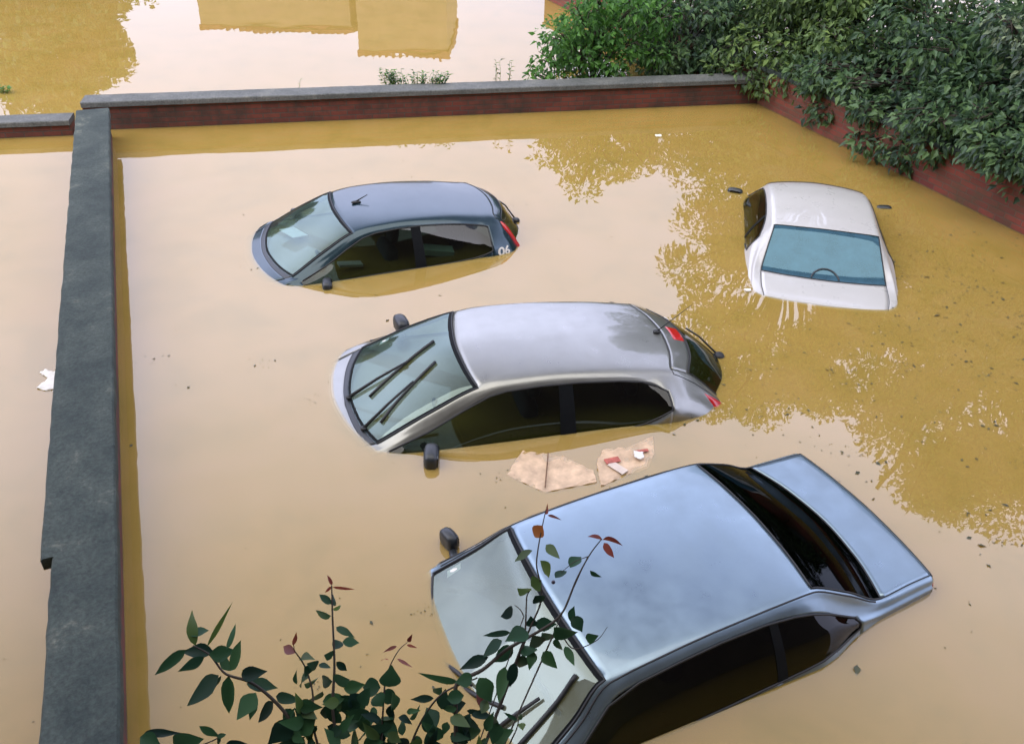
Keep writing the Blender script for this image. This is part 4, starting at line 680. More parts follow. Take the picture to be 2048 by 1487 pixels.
mb = MB(); b = Vector(c.at(15.0, .2, .02)); mb.superell(tuple(b), (.08, .09, .05), .7); mb.tube([tuple(b), tuple(c.at(14.7, -.6, .05)), tuple(c.at(14.5, -1.0, .025))], .01); mb.build('rear_wiper', M['rubber'], c.root, True)
CLOTH = pr('pale_cloth', (.45, .58, .58), .9)
# paper left on the dashboard and a pale cloth on the back seat
bpy.context.view_layer.update()
for nm, lc, sz, rz, lab, ct in (('paper_sheet', (.80, -.30, 1.06), (.2, .28, .012), 25, 'white sheet of paper behind the windscreen of the blue-black hatchback', 'paper'),
                       ('folded_cloth', (-.62, .58, 1.08), (.36, .16, .07), -8, 'pale cloth lying inside the rear side window of the blue-black hatchback', 'cloth'),
                       ('paper_sheet', (.36, .62, 1.06), (.26, .10, .03), 6, 'white paper inside the front side window of the blue-black hatchback', 'paper')):
    mb = MB(); mb.box((0, 0, 0), sz, Matrix.Rotation(R(rz), 3, 'Z') @ Matrix.Rotation(R(-8), 3, 'Y'), bev=.004); o = mb.build(nm, M['white'] if 'paper' in nm else CLOTH)
    o.matrix_world = c.root.matrix_world @ Matrix.Translation(lc); tag(o, lab, ct)
# number on the flank
cu = bpy.data.curves.new('flank_number', 'FONT'); cu.body = '06'; cu.size = .165; cu.extrude = .001; cu.offset = .004
to = bpy.data.objects.new('tmp_text', cu); col.objects.link(to)
bpy.context.view_layer.update()
me = bpy.data.meshes.new_from_object(to.evaluated_get(bpy.context.evaluated_depsgraph_get())); bpy.data.objects.remove(to)
me.materials.clear(); me.materials.append(M['white'])
no = bpy.data.objects.new('flank_number', me); col.objects.link(no); no.parent = c.root
# wrapped on the curved flank: columns of the text follow the body from the belt down into the water
Mw = c.root.matrix_world
def row_at(s_, z_):
    lo, hi = 3.5, 8.0
    for _ in range(30):
        m_ = (lo + hi) / 2
        if (Mw @ Vector(c.at(s_, m_))).z > z_: lo = m_
        else: hi = m_
    return (lo + hi) / 2
xs_ = [v.co.x for v in me.vertices]; ys_ = [v.co.y for v in me.vertices]; x0_, x1_, y0_, y1_ = min(xs_), max(xs_), min(ys_), max(ys_)
for v in me.vertices:
    u_ = (v.co.x - x0_) / (x1_ - x0_); q_ = (v.co.y - y0_) / (y1_ - y0_)
    s_ = 12.45 + 1.35 * u_
    v.co = Vector(c.at(s_, row_at(s_, -.012 + .085 * q_), .004 if v.co.z > 0 else .001))
me.update()

# ---- saloons
def build_saloon(name, st, pose, label, paint, idx, rear_mat, ws_mat, side_mat):
    """idx: bonnet0, cowl, ws0, ws1, doorsplit, cpillar, glass0, glass1, lid1"""
    b0, cw, w0, w1, ds, cp, g0, g1, l1 = idx
    c = Car(name, st, pose, label, 'car', paint)
    def is_body(s, r):
        a = abs(r)
        if b0 <= s < w1 and a < 2: return False
        if g0 <= s < l1 and a < 2: return False
        if w0 <= s < cp and a >= 4: return False
        return True
    c.part('body', is_body, paint, thick=.012)
    c.part('bonnet', lambda s, r: b0 <= s < cw and abs(r) < 2, paint, thick=.01)
    c.part('cowl', lambda s, r: cw <= s < w0 and abs(r) < 2, M['plastic'], thick=.008)
    c.part('windscreen', lambda s, r: w0 <= s < w1 and abs(r) < 2, ws_mat)
    c.part('rear_window', lambda s, r: g0 <= s < g1 and abs(r) < 2, rear_mat)
    c.part('boot_lid', lambda s, r: g1 <= s < l1 and abs(r) < 2, paint, thick=.01)
    for sg in (1, -1):
        for (x0, x1) in ((w0, ds), (ds, cp)):
            d = c.part('door', lambda s, r: x0 <= s < x1 and r * sg >= 6, paint, thick=.01)
            c.part('side_window', lambda s, r: x0 <= s < x1 and 4 <= r * sg < 6, side_mat, d)
    c.part('lining', lambda s, r: w1 <= s < g0 and abs(r) < 4, M['liner'], off=-.022)
    def seal(pts, r): mb = MB(); c.line(mb, pts, r, .001); mb.build('window_seal', M['rubber'], c.root, True)
    seal([(w0, -2), (w1, -2), (w1, 0), (w1, 2), (w0, 2), (w0, 0), (w0, -2)], .008)
    for sg in (1, -1): seal([(w0 + .1, 4 * sg), (cp, 4 * sg), (cp, 6 * sg), (w0 + .05, 6 * sg)], .008)
    seal([(g0, -2), (g1, -2), (g1, 0), (g1, 2), (g0, 2), (g0, 0), (g0, -2)], .007)
    for sg in (1, -1):
        for a, b in ((g1, l1), (b0 + .1, cw)):
            mb = MB(); c.line(mb, [(a, 2.04 * sg), (b, 2.04 * sg)], .004, -.001); mb.build('panel_gap', M['rubber'], c.root, True)
        mb = MB(); c.band(mb, [((ds - .1, 4.02 * sg), (ds + .1, 4.02 * sg)), ((ds - .12, 5.98 * sg), (ds + .12, 5.98 * sg))], 0, .004); mb.build('pillar_trim', M['frit'], c.root)
    return c
# white saloon at the right
P_white = paintmat('white_paint', (.47, .46, .445), 0.0, .3, coat=.6, var=.03)
G_rear = glass('heated_rear_glass', (.08, .14, .18), .10, rough=.09, dust=.3, dustc=(.10, .25, .34), gc=(.50, .82, 1))
st = [
 ((2.05, .50), (1.98, .45, .50), (1.84, .64, .49), (.47, .44, .70, 1.78)),
 ((2.0, .74), (1.94, .5, .72), (1.80, .66, .71), (.68, .64, .73, 1.76)),
 ((1.72, .88), (1.66, .55, .865), (1.58, .72, .845), (.82, .78, .79, 1.56)),
 ((1.42, .945), (1.34, .60, .94), (1.28, .76, .925), (.905, .865, .82, 1.26)),
 ((1.30, .965), (1.16, .655, .972), (1.12, .75, .98), (.965, .93, .83, 1.10)),
 ((1.25, .98), (1.10, .675, .995), (1.05, .74, 1.0), (.985, .95, .84, 1.02)),
 ((.98, 1.19), (.86, .625, 1.165), (.82, .685, 1.145), (1.10, .97, .85, .78)),
 ((.74, 1.36), (.66, .555, 1.325), (.62, .605, 1.30), (1.275, .985, .85, .6)),
 ((.40, 1.425), (.38, .55, 1.385), (.37, .592, 1.355), (1.325, .99, .835, .36)),
 ((0, 1.45), (0, .548, 1.41), (0, .588, 1.38), (1.35, 1.0, .825, 0)),
 ((-.40, 1.445), (-.39, .548, 1.408), (-.38, .592, 1.37), (1.335, 1.01, .815, -.38)),
 ((-.60, 1.435), (-.58, .55, 1.402), (-.57, .60, 1.355), (1.30, 1.03, .805, -.60)),
 ((-.80, 1.42), (-.765, .552, 1.392), (-.75, .615, 1.33), (1.24, 1.07, .795, -.80)),
 ((-1.06, 1.25), (-1.02, .60, 1.235), (-1.0, .665, 1.215), (1.14, 1.06, .785, -1.02)),
 ((-1.36, 1.085), (-1.292, .643, 1.08), (-1.28, .72, 1.10), (1.06, 1.02, .775, -1.28)),
 ((-1.60, 1.07), (-1.55, .64, 1.062), (-1.53, .73, 1.05), (1.025, .985, .765, -1.54)),
 ((-1.83, 1.035), (-1.77, .61, 1.03), (-1.74, .71, 1.01), (.99, .945, .745, -1.74)),
 ((-1.90, .93), (-1.85, .6, .92), (-1.81, .70, .90), (.87, .83, .78, -1.80)),
 ((-1.98, .55), (-1.92, .6, .55), (-1.86, .70, .54), (.51, .48, .75, -1.84)),
]
c = build_saloon('saloon', st, (3.545, 9.418, -1.041, 78.31, .22, .4), 'white saloon seen from behind near the trees on the right', P_white, (1, 4, 5, 7, 10, 12.0, 12, 14, 16), G_rear, G_ws, G_side)
interior(c, .25, -.55)
mirror(c, 1.0, .93, 1.03, M['plastic'], 1, (.09, .2, .11)); mirror(c, 1.0, .93, 1.02, M['plastic'], -1, (.09, .2, .11))
# arched high brake lamp housing behind the rear glass
mb = MB(); y0 = -.05
arc = [(-1.17 + .09 * math.sin(a) * .9, y0 + .15 * math.cos(a), 1.085 + .085 * math.sin(a)) for a in np.linspace(0, math.pi, 15)]
mb.tube(arc, .012, n=8)
tb = [tuple(c.at(13.93 - .42 * math.sin(a), -.05 + .42 * math.cos(a), .003)) for a in np.linspace(0, math.pi, 17)]; mb.tube(tb, .010, n=6); mb.superell((-1.15, y0, 1.09), (.1, .26, .10), .8)
mb.build('brake_light', M['plastic'], c.root, True)

# dark blue saloon in the foreground
P_blue = paintmat('dark_blue_paint', (.205, .275, .325), .8, .32, coat=.5)
G_dark = glass('dark_rear_glass', (.02, .02, .02), .03, rough=.03, gc=(.35, .38, .40))
G_ws2 = glass('misted_windscreen_glass', (.50, .58, .52), .095, rough=.04, dust=.26, dustc=(.42, .48, .40), gc=(.84, 1, .96))
st = [
 ((2.20, .50), (2.12, .45, .50), (1.98, .66, .49), (.47, .44, .72, 1.9)),
 ((2.15, .74), (2.08, .52, .72), (1.94, .68, .71), (.68, .64, .75, 1.88)),
 ((1.70, .87), (1.64, .58, .86), (1.56, .74, .845), (.82, .78, .80, 1.54)),
 ((1.28, .93), (1.20, .66, .93), (1.14, .79, .92), (.905, .87, .83, 1.12)),
 ((1.14, .955), (.98, .725, .975), (.95, .80, .985), (.975, .945, .845, .92)),
 ((1.11, .97), (.935, .745, 1.01), (.89, .79, 1.015), (1.0, .965, .85, .86)),
 ((.76, 1.20), (.65, .675, 1.19), (.61, .725, 1.175), (1.13, .98, .86, .58)),
 ((.48, 1.392), (.435, .612, 1.36), (.395, .655, 1.34), (1.295, .99, .86, .38)),
 ((.12, 1.425), (.10, .608, 1.392), (.09, .648, 1.37), (1.33, 1.0, .86, .08)),
 ((-.25, 1.435), (-.26, .603, 1.405), (-.27, .642, 1.382), (1.345, 1.005, .86, -.28)),
 ((-.65, 1.43), (-.65, .60, 1.402), (-.65, .642, 1.376), (1.335, 1.015, .86, -.66)),
 ((-.90, 1.42), (-.87, .597, 1.395), (-.87, .645, 1.362), (1.30, 1.02, .86, -.90)),
 ((-1.04, 1.405), (-.995, .594, 1.385), (-1.0, .645, 1.335), (1.255, 1.03, .84, -1.06)),
 ((-1.37, 1.258), (-1.285, .632, 1.245), (-1.28, .672, 1.17), (1.09, 1.02, .76, -1.34)),
 ((-1.70, 1.085), (-1.575, .668, 1.078), (-1.57, .70, 1.055), (1.03, .97, .735, -1.58)),
 ((-1.88, 1.083), (-1.82, .655, 1.075), (-1.815, .69, 1.053), (1.025, .965, .718, -1.82)),
 ((-2.08, 1.07), (-2.03, .648, 1.062), (-2.02, .682, 1.042), (1.015, .955, .70, -2.02)),
 ((-2.11, 1.03), (-2.06, .64, 1.025), (-2.05, .675, 1.0), (.975, .93, .69, -2.04)),
 ((-2.13, .55), (-2.08, .62, .55), (-2.07, .66, .54), (.51, .48, .73, -2.05)),
]
c = build_saloon('saloon', st, (.690, 3.655, -.98, 205.6, 1.5, -1.5), 'dark blue saloon with a large pale roof, nearest to the viewer behind the plum twigs', P_blue, (1, 4, 5, 7, 10, 13, 12, 14, 16), G_dark, G_ws2, G_side_dark)
c.root.scale = (.9925,) * 3
interior(c, -.02, -.8)
mirror(c, .74, .965, 1.03, M['plastic'], -1, (.09, .16, .15)); mirror(c, .74, .965, 1.03, M['plastic'], 1, (.09, .16, .15))
for sg in (1, -1):
    mb = MB(); c.line(mb, [(5.2, 2.45 * sg), (7, 2.4 * sg), (12, 2.35 * sg), (13.8, 2.3 * sg)], .006, .0); mb.build('drip_rail', M['rubber'], c.root, True)
mb = MB(); c.band(mb, [((6.88, -1.97), (7.02, -1.97)), ((6.88, 0), (7.02, 0)), ((6.88, 1.97), (7.02, 1.97))], 0, .003)
for sg in (1, -1): c.band(mb, [((5.02, 1.88 * sg), (5.02, 2.0 * sg)), ((6.98, 1.9 * sg), (6.98, 2.0 * sg))], 0, .003, n=14)
mb.build('windscreen_border', M['frit'], c.root)
wiper(c, (5.0, 1.15), (5.9, 1.3), ((5.25, 1.52), (6.62, 1.5)))
wiper(c, (5.0, -.25), (5.35, .4), ((5.1, .05), (5.5, 1.0)))
c.patch('sticker', ((5.42, -1.78), (5.66, -1.80), (5.66, -1.66), (5.42, -1.62)), M['white'], off=.003, n=2)
mb = MB(); c.line(mb, [(16.2, -2.2), (16.2, 0), (16.2, 2.2)], .006, .001); mb.build('boot_seam', M['rubber'], c.root, True)
for sg in (1, -1): c.patch('tail_lamp', ((17.0, 1.4 * sg), (17.6, 1.4 * sg), (17.6, 3.6 * sg), (17.0, 3.6 * sg)), M['red_lamp'], off=.008)
# ------------------------------------------------------------------ trees beyond the walls
rng = np.random.default_rng(4)
LM_dark = leafmat('dark_leaves', (.085, .16, .075), .42, var=.6)
LM_mid = leafmat('mid_green_leaves', (.12, .20, .07), .45, var=.6)
LM_bright = leafmat('bright_green_leaves', (.08, .21, .045), .5)
LM_haze = leafmat('haze_pale_leaves', (.16, .22, .15), .35, rough=.6)  # grey-green lightened so the leaf colour itself carries the haze
# big tree behind the corner of the yard: tall crown (mirrored in the water) and low boughs over the wall
cl = dome(rng, (5.6, 15.9, 3.8), (2.2, 2.1, 3.9), 95, .45, .75)
cl += [(4.0, 15.6, .9, .5), (4.3, 14.9, .55, .45), (4.15, 14.55, .35, .35), (4.6, 14.2, .85, .45), (4.8, 13.6, .75, .42), (4.35, 15.2, 1.3, .5), (4.9, 14.4, 1.4, .5), (3.7, 16.2, 1.0, .5), (3.5, 17.0, .8, .5), (4.55, 13.85, .3, .32), (5.0, 14.0, 1.9, .5), (4.4, 16.0, 1.8, .6), (4.2, 14.3, .9, .4), (4.7, 13.5, 1.3, .4), (3.9, 14.9, 1.0, .35), (5.2, 13.6, 1.0, .5), (4.1, 16.8, .9, .6), (4.6, 17.5, 1.0, .7), (5.0, 15.0, .8, .6), (3.3, 14.75, .45, .28), (3.75, 14.5, .5, .32), (4.0, 14.3, .35, .3), (3.6, 14.8, .8, .35), (4.25, 14.0, .55, .3)]
tree('broadleaf_tree', (6.0, 16.6, -1.05), cl, 'dark leafy tree drooping over the far corner where back and side walls meet', 'tree', LM_mid, per=330, size=.118, seed=2, trunk_r=.16)
hang = []
for k in range(64):
    t = rng.uniform(.0, 1); q = np.array([4.25, 13.9]) * (1 - t) + np.array([6.5, 8.7]) * t; n = np.array([.92, .39])
    o_ = rng.uniform(-.25, .35); r_ = rng.uniform(.18, .34); hang.append((q[0] + n[0] * o_, q[1] + n[1] * o_, rng.uniform(.22, .95) + (.2 if t > .62 else 0), r_))
cl = dome(rng, (8.3, 12.4, 3.6), (2.1, 2.4, 3.6), 90, .45, .75)
cl += [(5.4, 13.0, .95, .5), (5.35, 12.6, .5, .4), (5.1, 12.5, .18, .26), (5.75, 12.1, .75, .45), (5.6, 11.5, .9, .45), (5.9, 11.2, 1.3, .5), (5.75, 11.0, .85, .36), (6.05, 10.5, .95, .4), (6.3, 10.0, 1.0, .38), (6.4, 10.6, 1.3, .5), (5.6, 12.2, 1.5, .55), (6.2, 11.4, 1.9, .55), (5.5, 13.0, 1.8, .55), (6.6, 10.2, 1.8, .5), (6.7, 9.6, 1.2, .42), (6.1, 12.6, 1.0, .6), (6.6, 11.6, 1.0, .6), (5.35, 12.0, .6, .3), (5.9, 10.8, .55, .3), (6.5, 9.7, .75, .3), (5.2, 13.3, 1.3, .4)] + hang + dome(rng, (7.4, 13.4, .7), (1.9, 2.2, .8), 50, .4, .6)
tree('broadleaf_tree', (8.4, 12.9, -1.05), cl, 'leafy tree hanging over the red brick wall at the right edge', 'tree', LM_dark, per=330, size=.118, seed=3, trunk_r=.16)
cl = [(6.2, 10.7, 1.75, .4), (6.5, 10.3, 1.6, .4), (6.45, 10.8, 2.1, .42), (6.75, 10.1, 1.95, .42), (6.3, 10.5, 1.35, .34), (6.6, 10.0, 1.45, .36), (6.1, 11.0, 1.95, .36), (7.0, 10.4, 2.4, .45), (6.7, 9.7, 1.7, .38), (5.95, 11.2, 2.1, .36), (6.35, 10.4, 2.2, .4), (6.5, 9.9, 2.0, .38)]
tree('leafy_shrub', (7.2, 10.7, -1.05), cl, 'added leaf clumps at the right edge, pale to imitate haze over the tree', 'shrub', LM_haze, per=220, size=.10, seed=14, trunk_r=.05)  # added clumps: hazy glare over the right-hand tree, put into leaf colour
cl = dome(rng, (9.7, 8.8, 3.4), (1.8, 1.8, 2.6), 45, .45, .75)
tree('broadleaf_tree', (9.7, 8.8, -1.05), cl, 'tall tree at the right, mostly seen as a reflection in the water', 'tree', LM_dark, per=130, size=.16, seed=9, trunk_r=.14)
cl = dome(rng, (3.0, 16.6, .8), (1.0, 1.5, 1.5), 46, .35, .55) + [(2.6, 17.8, .5, .5), (2.9, 15.3, .5, .42), (3.4, 15.2, .6, .42), (2.5, 15.0, .6, .36), (2.4, 15.6, 1.2, .45), (2.2, 17.6, .8, .5)]
tree('leafy_shrub', (3.1, 16.8, -1.05), cl, 'dense dark green shrub behind the back wall, between the bright bush and the drooping tree', 'shrub', LM_dark, per=200, size=.12, seed=5, trunk_r=.07)
cl = [(.45, 14.45, .55, .3), (.55, 14.5, 1.0, .34), (.95, 14.6, 1.25, .38), (1.0, 14.6, .7, .4), (1.4, 14.75, 1.05, .38), (1.5, 14.7, .6, .36), (.25, 14.4, .32, .2), (1.2, 14.7, 1.6, .4), (1.75, 14.9, 1.35, .4), (1.8, 14.9, .8, .36), (.75, 14.6, .3, .3), (2.2, 15.0, .7, .36), (2.3, 15.1, 1.2, .38), (1.3, 14.7, .35, .3), (1.9, 15.4, 1.5, .4), (1.3, 15.3, 1.3, .4), (1.6, 14.65, .3, .3), (.9, 15.5, .5, .4), (1.2, 15.8, .9, .45), (.8, 15.2, .9, .36), (1.5, 16.0, .6, .45), (1.9, 16.2, .9, .5), (1.0, 16.5, .4, .4), (.65, 14.7, .7, .35), (1.15, 14.9, 1.0, .4)]
tree('leafy_bush', (1.2, 14.95, -1.05), cl, 'bright green bush standing against the far side of the back wall', 'bush', LM_bright, per=330, size=.11, seed=6, trunk_r=.05)
cl = dome(rng, (-17.2, 31, 2.6), (2.8, 2.5, 3.8), 60, .7, 1.1)
tree('broadleaf_tree', (-17, 31, -1.05), cl, 'distant tree mirrored in the flood at the upper left', 'tree', LM_dark, per=200, size=.26, seed=7, trunk_r=.2)
cl = dome(rng, (-12.7, 30.5, .5), (1.4, 1.0, 1.5), 22, .4, .6)
tree('leafy_shrub', (-12.7, 30.5, -1.05), cl, 'low shrub beside the outbuilding, mirrored in the flood', 'shrub', LM_dark, per=90, size=.2, seed=8, trunk_r=.08)

# weeds along the back wall
def weed(name, base, n, h, spread, label, mat, seed, lsize=.06):
    root = empty(name, base); tag(root, label, 'plant'); rd = random.Random(seed); mb = MB()
    P = []; D = []; U = []; Ls = []
    for k in range(n):
        x = rd.uniform(-spread, spread); tip = Vector((x * 1.25 + rd.uniform(-.04, .04), rd.uniform(-.05, .08), h * rd.uniform(.55, 1)))
        b = Vector((x, rd.uniform(-.03, .03), 0)); mb.tube([tuple(b), tuple((b + tip) / 2 + Vector((.01, 0, .02))), tuple(tip)], .005, .002, 5)
        for j in range(5):
            t = .3 + .7 * j / 4; q = b.lerp(tip, t); a = rd.uniform(0, 6.28)
            P.append(q); D.append((math.cos(a), math.sin(a), .35)); U.append((0, .2, 1)); Ls.append(lsize * rd.uniform(.6, 1.3))
    mb.build('stem', mat, root, True)
    V, F = leaf_block(np.array([tuple(p) for p in P]), np.array(D, float), np.array(U, float), np.array(Ls), np.array(Ls) * .5)
    mesh_obj('foliage', V, F, mat, root)
    return root
weed('wall_weed', (-1.65, 13.62, .30), 80, .30, .44, 'tuft of bright green weeds growing along the top of the back wall', LM_bright, 21, .075)
weed('wall_weed', (-.33, 13.92, .30), 5, .42, .16, 'few tall leafy stems beside the bright bush on the back wall', LM_mid, 22, .08)
weed('wall_weed', (-3.42, 13.2, .34), 1, .3, .02, 'single thin weed sprig standing alone on the back wall coping', LM_mid, 23, .05)
weed('floating_sprig', (-8.45, 13.9, -.02), 9, .12, .14, 'small bright green sprig standing out of the water at the left edge', LM_bright, 24, .09)

# ------------------------------------------------------------------ plum tree under the window
LM_pl = [leafmat('plum_leaves', (.02, .06, .03), .3, .6, spec=.15), leafmat('young_plum_leaves', (.06, .11, .03), .4, .3), leafmat('red_plum_leaves', (.16, .035, .025), .35, .3), leafmat('orange_plum_leaf', (.32, .11, .03), .35, .2)]
pb = Vector((-.3, .85, -1.05))
root = empty('plum_tree', pb); tag(root, 'plum tree twigs with dark leaves and red shoot tips rising at the bottom edge', 'tree')
mb = MB()
mb.tube(smooth_pts([(0, 0, 0), (.03, .06, 1.2), (-.04, .12, 2.2), (-.03, .22, 2.75)], 5), .06, .025, 10)
for pts, r0, r1 in TWIGS:
    q = [tuple(Vector(p) - pb) for p in pts]
    mb.tube([(-.04, .15, 2.3), tuple((Vector((-.04, .15, 2.3)) + Vector(q[0])) / 2 + Vector((0, -.02, .03))), q[0]], r0 * 1.8, r0, 7)
    mb.tube(smooth_pts(q, 6), r0, r1, 6)
mb.build('trunk', M['twig'], root, True)
rd = random.Random(8)
for ci, nm in enumerate(('leaves', 'young_leaves', 'red_leaves', 'orange_leaf')):
    V = []; F = []
    for (bx, by, bz, tx, ty, tz, wd, cc) in LEAVES:
        if cc != ci: continue
        a = Vector((bx, by, bz)) - pb; t = Vector((tx, ty, tz)) - pb; d = t - a; ln = d.length; d.normalize(); ln *= 1.12
        view = (Vector((0, 0, CAM_H)) - Vector((bx, by, bz))).normalized()
        nrm = (view + Vector((rd.gauss(0, .35), rd.gauss(0, .35), rd.gauss(0, .35)))); s = d.cross(nrm).normalized(); u = s.cross(d)
        n0 = len(V); K = 7; curl = rd.uniform(-.15, .42); fold = rd.uniform(.1, .55)
        for k in range(K + 1):
            x = k / K; hw = wd * .54 * math.sin(math.pi * x ** .74) ** 1.05 * (1 + .08 * math.sin(9 * x + bx * 50))
            c0 = a + d * ln * x + u * (-curl * ln * x * x)
            V += [tuple(c0 + s * hw + u * hw * fold), tuple(c0), tuple(c0 - s * hw + u * hw * fold)]
        for k in range(K):
            i = n0 + 3 * k; F += [(i, i + 1, i + 4, i + 3), (i + 1, i + 2, i + 5, i + 4)]
    mesh_obj(nm, V, F, LM_pl[ci], root, True)
mb = MB(); mb.superell(tuple(Vector((.127, 1.58, 2.538)) - pb), (.011, .011, .011), 1); mb.build('fruit', pr('dark_plum_skin', (.02, .015, .03), .4), root, True)

# ------------------------------------------------------------------ things afloat
def sheet(name, outline, z, t, mat, label, cat, wob=.004, seed=1):
    rd = random.Random(seed); cx = sum(p[0] for p in outline) / len(outline); cy = sum(p[1] for p in outline) / len(outline)
    o = empty(name, (cx, cy, 0)); tag(o, label, cat)
    bm = bmesh.new(); vs = [bm.verts.new((x - cx, y - cy, z + rd.uniform(-wob, wob))) for x, y in outline]; f = bm.faces.new(vs)
    if f.normal.z < 0: f.normal_flip()
    bmesh.ops.triangulate(bm, faces=bm.faces[:]); bmesh.ops.subdivide_edges(bm, edges=bm.edges[:], cuts=5, use_grid_fill=True)
    for v in bm.verts:                                   # soggy: edges dip into the water, the middle buckles
        v.co.z += .5 * wob * math.sin(31 * v.co.x + seed) * math.cos(27 * v.co.y) - (wob * 1.1 if v.is_boundary and rd.random() < .6 else 0)
    r = bmesh.ops.extrude_face_region(bm, geom=bm.faces[:]); bmesh.ops.translate(bm, vec=(0, 0, -t), verts=[v for v in r['geom'] if isinstance(v, bmesh.types.BMVert)])
    bmesh.ops.recalc_face_normals(bm, faces=bm.faces[:])
    for v in bm.verts: v.co.x += rd.uniform(-.004, .004) * min(1, wob / .004); v.co.y += rd.uniform(-.004, .004) * min(1, wob / .004)
    me = bpy.data.meshes.new(name); bm.to_mesh(me); bm.free(); me.materials.append(mat)
    p = bpy.data.objects.new('panel', me); col.objects.link(p); p.parent = o
    return o, cx, cy
o, cx, cy = sheet('cardboard_box', [(.10, 5.19), (-.02, 4.90), (.27, 4.72), (.66, 4.84), (.64, 4.98), (.42, 5.14), (.30, 5.17)], .008, .02, M['card'], 'flattened tan cardboard box with a fold line, floating between two cars', 'cardboard', .008, 3)
mb = MB(); mb.tube([(.30 - cx, 5.15 - cy, .016), (.27 - cx, 4.76 - cy, .016)], .005); mb.build('fold_line', M['card_edge'], o)
o, cx, cy = sheet('cardboard_box', [(.74, 5.24), (.92, 5.27), (1.15, 5.42), (1.14, 5.22), (1.07, 5.04), (.84, 4.90), (.69, 4.80), (.675, 4.98), (.68, 5.10)], .007, .018, M['card'], 'torn cardboard box with red print floating against the dark blue roof', 'cardboard', .008, 4)
for px, py, sx, sy, rz in ((.795, 5.085, .12, .06, 20), (1.04, 5.21, .10, .03, 15)):
    mb = MB(); mb.box((px - cx, py - cy, .018), (sx, sy, .004), Matrix.Rotation(R(rz), 3, 'Z')); mb.build('red_print', M['card_red'], o)
mb = MB(); mb.box((.83 - cx, 5.0 - cy, .017), (.15, .07, .004), Matrix.Rotation(R(-45), 3, 'Z')); mb.build('pale_print', M['card_pale'], o)
sheet('paper_scrap', [(.97, 5.19), (1.04, 5.18), (1.04, 5.11), (1.0, 5.09), (.97, 5.12)], .035, .004, M['white'], 'white scrap of paper lying on the torn red-printed cardboard', 'paper', .004, 5)
sheet('paper_sheet', [(-4.10, 6.06), (-4.07, 6.1), (-3.95, 6.07), (-3.87, 5.9), (-3.86, 5.84), (-3.92, 5.80), (-4.02, 5.83), (-3.99, 5.98)], .012, .006, M['white'], 'white torn sheet floating beside the left edge of the dark capped wall', 'paper', .006, 6)
sheet('plastic_scrap', [(2.06, 12.72), (2.16, 12.74), (2.15, 12.66), (2.07, 12.65)], .01, .01, M['white'], 'tiny white scrap floating near the far brick wall', 'scrap', .004, 7)
sheet('plastic_scrap', [(2.41, 7.93), (2.48, 7.94), (2.48, 7.89), (2.42, 7.88)], .012, .01, M['white'], 'tiny white scrap floating beside the left flank of the white saloon', 'scrap', .004, 8)
# specks of leaves and straw drifting on the surface: nobody could count them
rng = np.random.default_rng(17)
def specks(n, fx, size):
    P = np.array([fx() for _ in range(n)]); P = np.c_[P, np.full(n, .004)]
    a = rng.uniform(0, 6.28, n); D = np.c_[np.cos(a), np.sin(a), rng.uniform(-.05, .1, n)]; U = np.c_[rng.normal(0, .2, n), rng.normal(0, .2, n), np.ones(n)]
    ln = size * rng.lognormal(0, .5, n); return leaf_block(P, D, U, ln, ln * rng.uniform(.25, .6, n), .1)
cen = [(4.5, 8.5, .5), (4.9, 8.0, .35), (4.2, 7.4, .6), (4.6, 6.6, .6), (3.4, 6.8, .6), (3.9, 5.4, .7), (2.4, 5.8, .4), (5.3, 9.2, .6), (3.0, 4.6, .7), (4.7, 7.6, .4)]
def near_right():
    c = cen[rng.integers(len(cen))]; return (c[0] + rng.normal(0, c[2]), c[1] + rng.normal(0, c[2]))
def anywhere():
    return (rng.uniform(-3.5, 5), rng.uniform(2.2, 12))
Vs = []; Fs = []; k = 0
for V, F in (specks(520, near_right, .022), specks(230, anywhere, .016)):
    Vs.append(V); Fs.append(F + k); k += len(V)
knots = [(near_right() if rng.random() < .75 else anywhere()) for _ in range(70)]
def knot():
    c = knots[rng.integers(len(knots))]; return (c[0] + rng.normal(0, .10), c[1] + rng.normal(0, .06))
V, F = specks(1500, knot, .010); Vs.append(V); Fs.append(F + k); k += len(V)
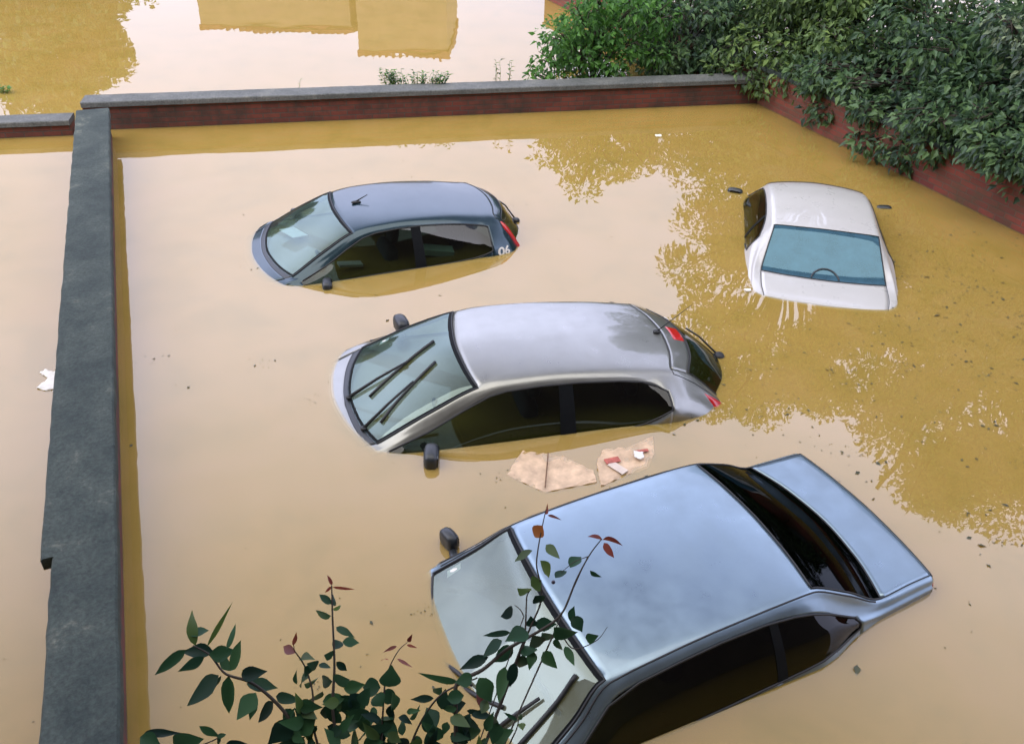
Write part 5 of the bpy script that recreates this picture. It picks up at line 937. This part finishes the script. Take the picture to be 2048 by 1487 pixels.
tag(mesh_obj('floating_debris', np.concatenate(Vs), np.concatenate(Fs), pr('wet_leaf_litter', (.05, .055, .03), .7, var=.5, vscale=3)), 'dark specks of leaf litter drifting on the muddy water', 'debris', kind='stuff')

# ------------------------------------------------------------------ houses: one beyond the far wall (seen in the water), one at the viewer's back
HW = pr('old_render', (.07, .055, .04), .9, var=.15, vscale=1.5); HT = pr('roof_tile', (.16, .06, .04), .85, var=.3, vscale=6)
HWL = pr('pale_render', (.22, .18, .12), .9, var=.15, vscale=1.5)
def house(name, x0, x1, y0, y1, h, label, ridge=0.0, win=(), wm=None):
    root = empty(name, (x0, y0, -1.05)); tag(root, label, 'house'); W = x1 - x0; D = y1 - y0; H = h + 1.05
    mb = MB(); mb.box((W / 2, D / 2, H / 2), (W, D, H)); wl = mb.build('wall', wm or HW, root)
    mb = MB(); e = .06
    v = [(-e, -e, H), (W + e, -e, H), (W + e, D + e, H), (-e, D + e, H), (-e, -e, H + .12), (W + e, -e, H + .12), (W + e, D + e, H + .12), (-e, D + e, H + .12), (-e, D / 2, H + .12 + ridge), (W + e, D / 2, H + .12 + ridge)]
    mb.add(v, [(0, 3, 2, 1), (0, 1, 5, 4), (1, 2, 6, 5), (2, 3, 7, 6), (3, 0, 4, 7), (4, 5, 9, 8), (6, 7, 8, 9), (5, 6, 9), (7, 4, 8)])
    n = int(W / .22)
    for k in range(n): mb.tube([(k * W / n, -e - .02, H + .13), (k * W / n, D / 2, H + .14 + ridge)], .05, n=5)
    mb.build('roof', HT, root)
    for (wx, wz) in win:
        mb = MB(); mb.box((wx, -.02, wz), (1.0, .06, 1.3)); f = mb.build('window', M['white'], root)
        mb = MB(); mb.box((wx, -.056, wz), (.84, .012, 1.14)); mb.build('pane', M['plastic'], f)
    return root
house('house', -10.83, -5.75, 30.3, 35, 2.6, 'low tiled outbuilding mirrored in the flood beyond the back wall', .35, wm=HWL)
house('house', -5.5, -2.5, 30.1, 35, 3.25, 'taller narrow house mirrored in the flood beyond the back wall', .3, wm=HWL)
house('house', -14, 14, -9.5, -.9, 14, 'unseen rendered house behind the viewer, made tall to shade the foreground', 2.2)  # out of view; its height is shaped to darken the near water
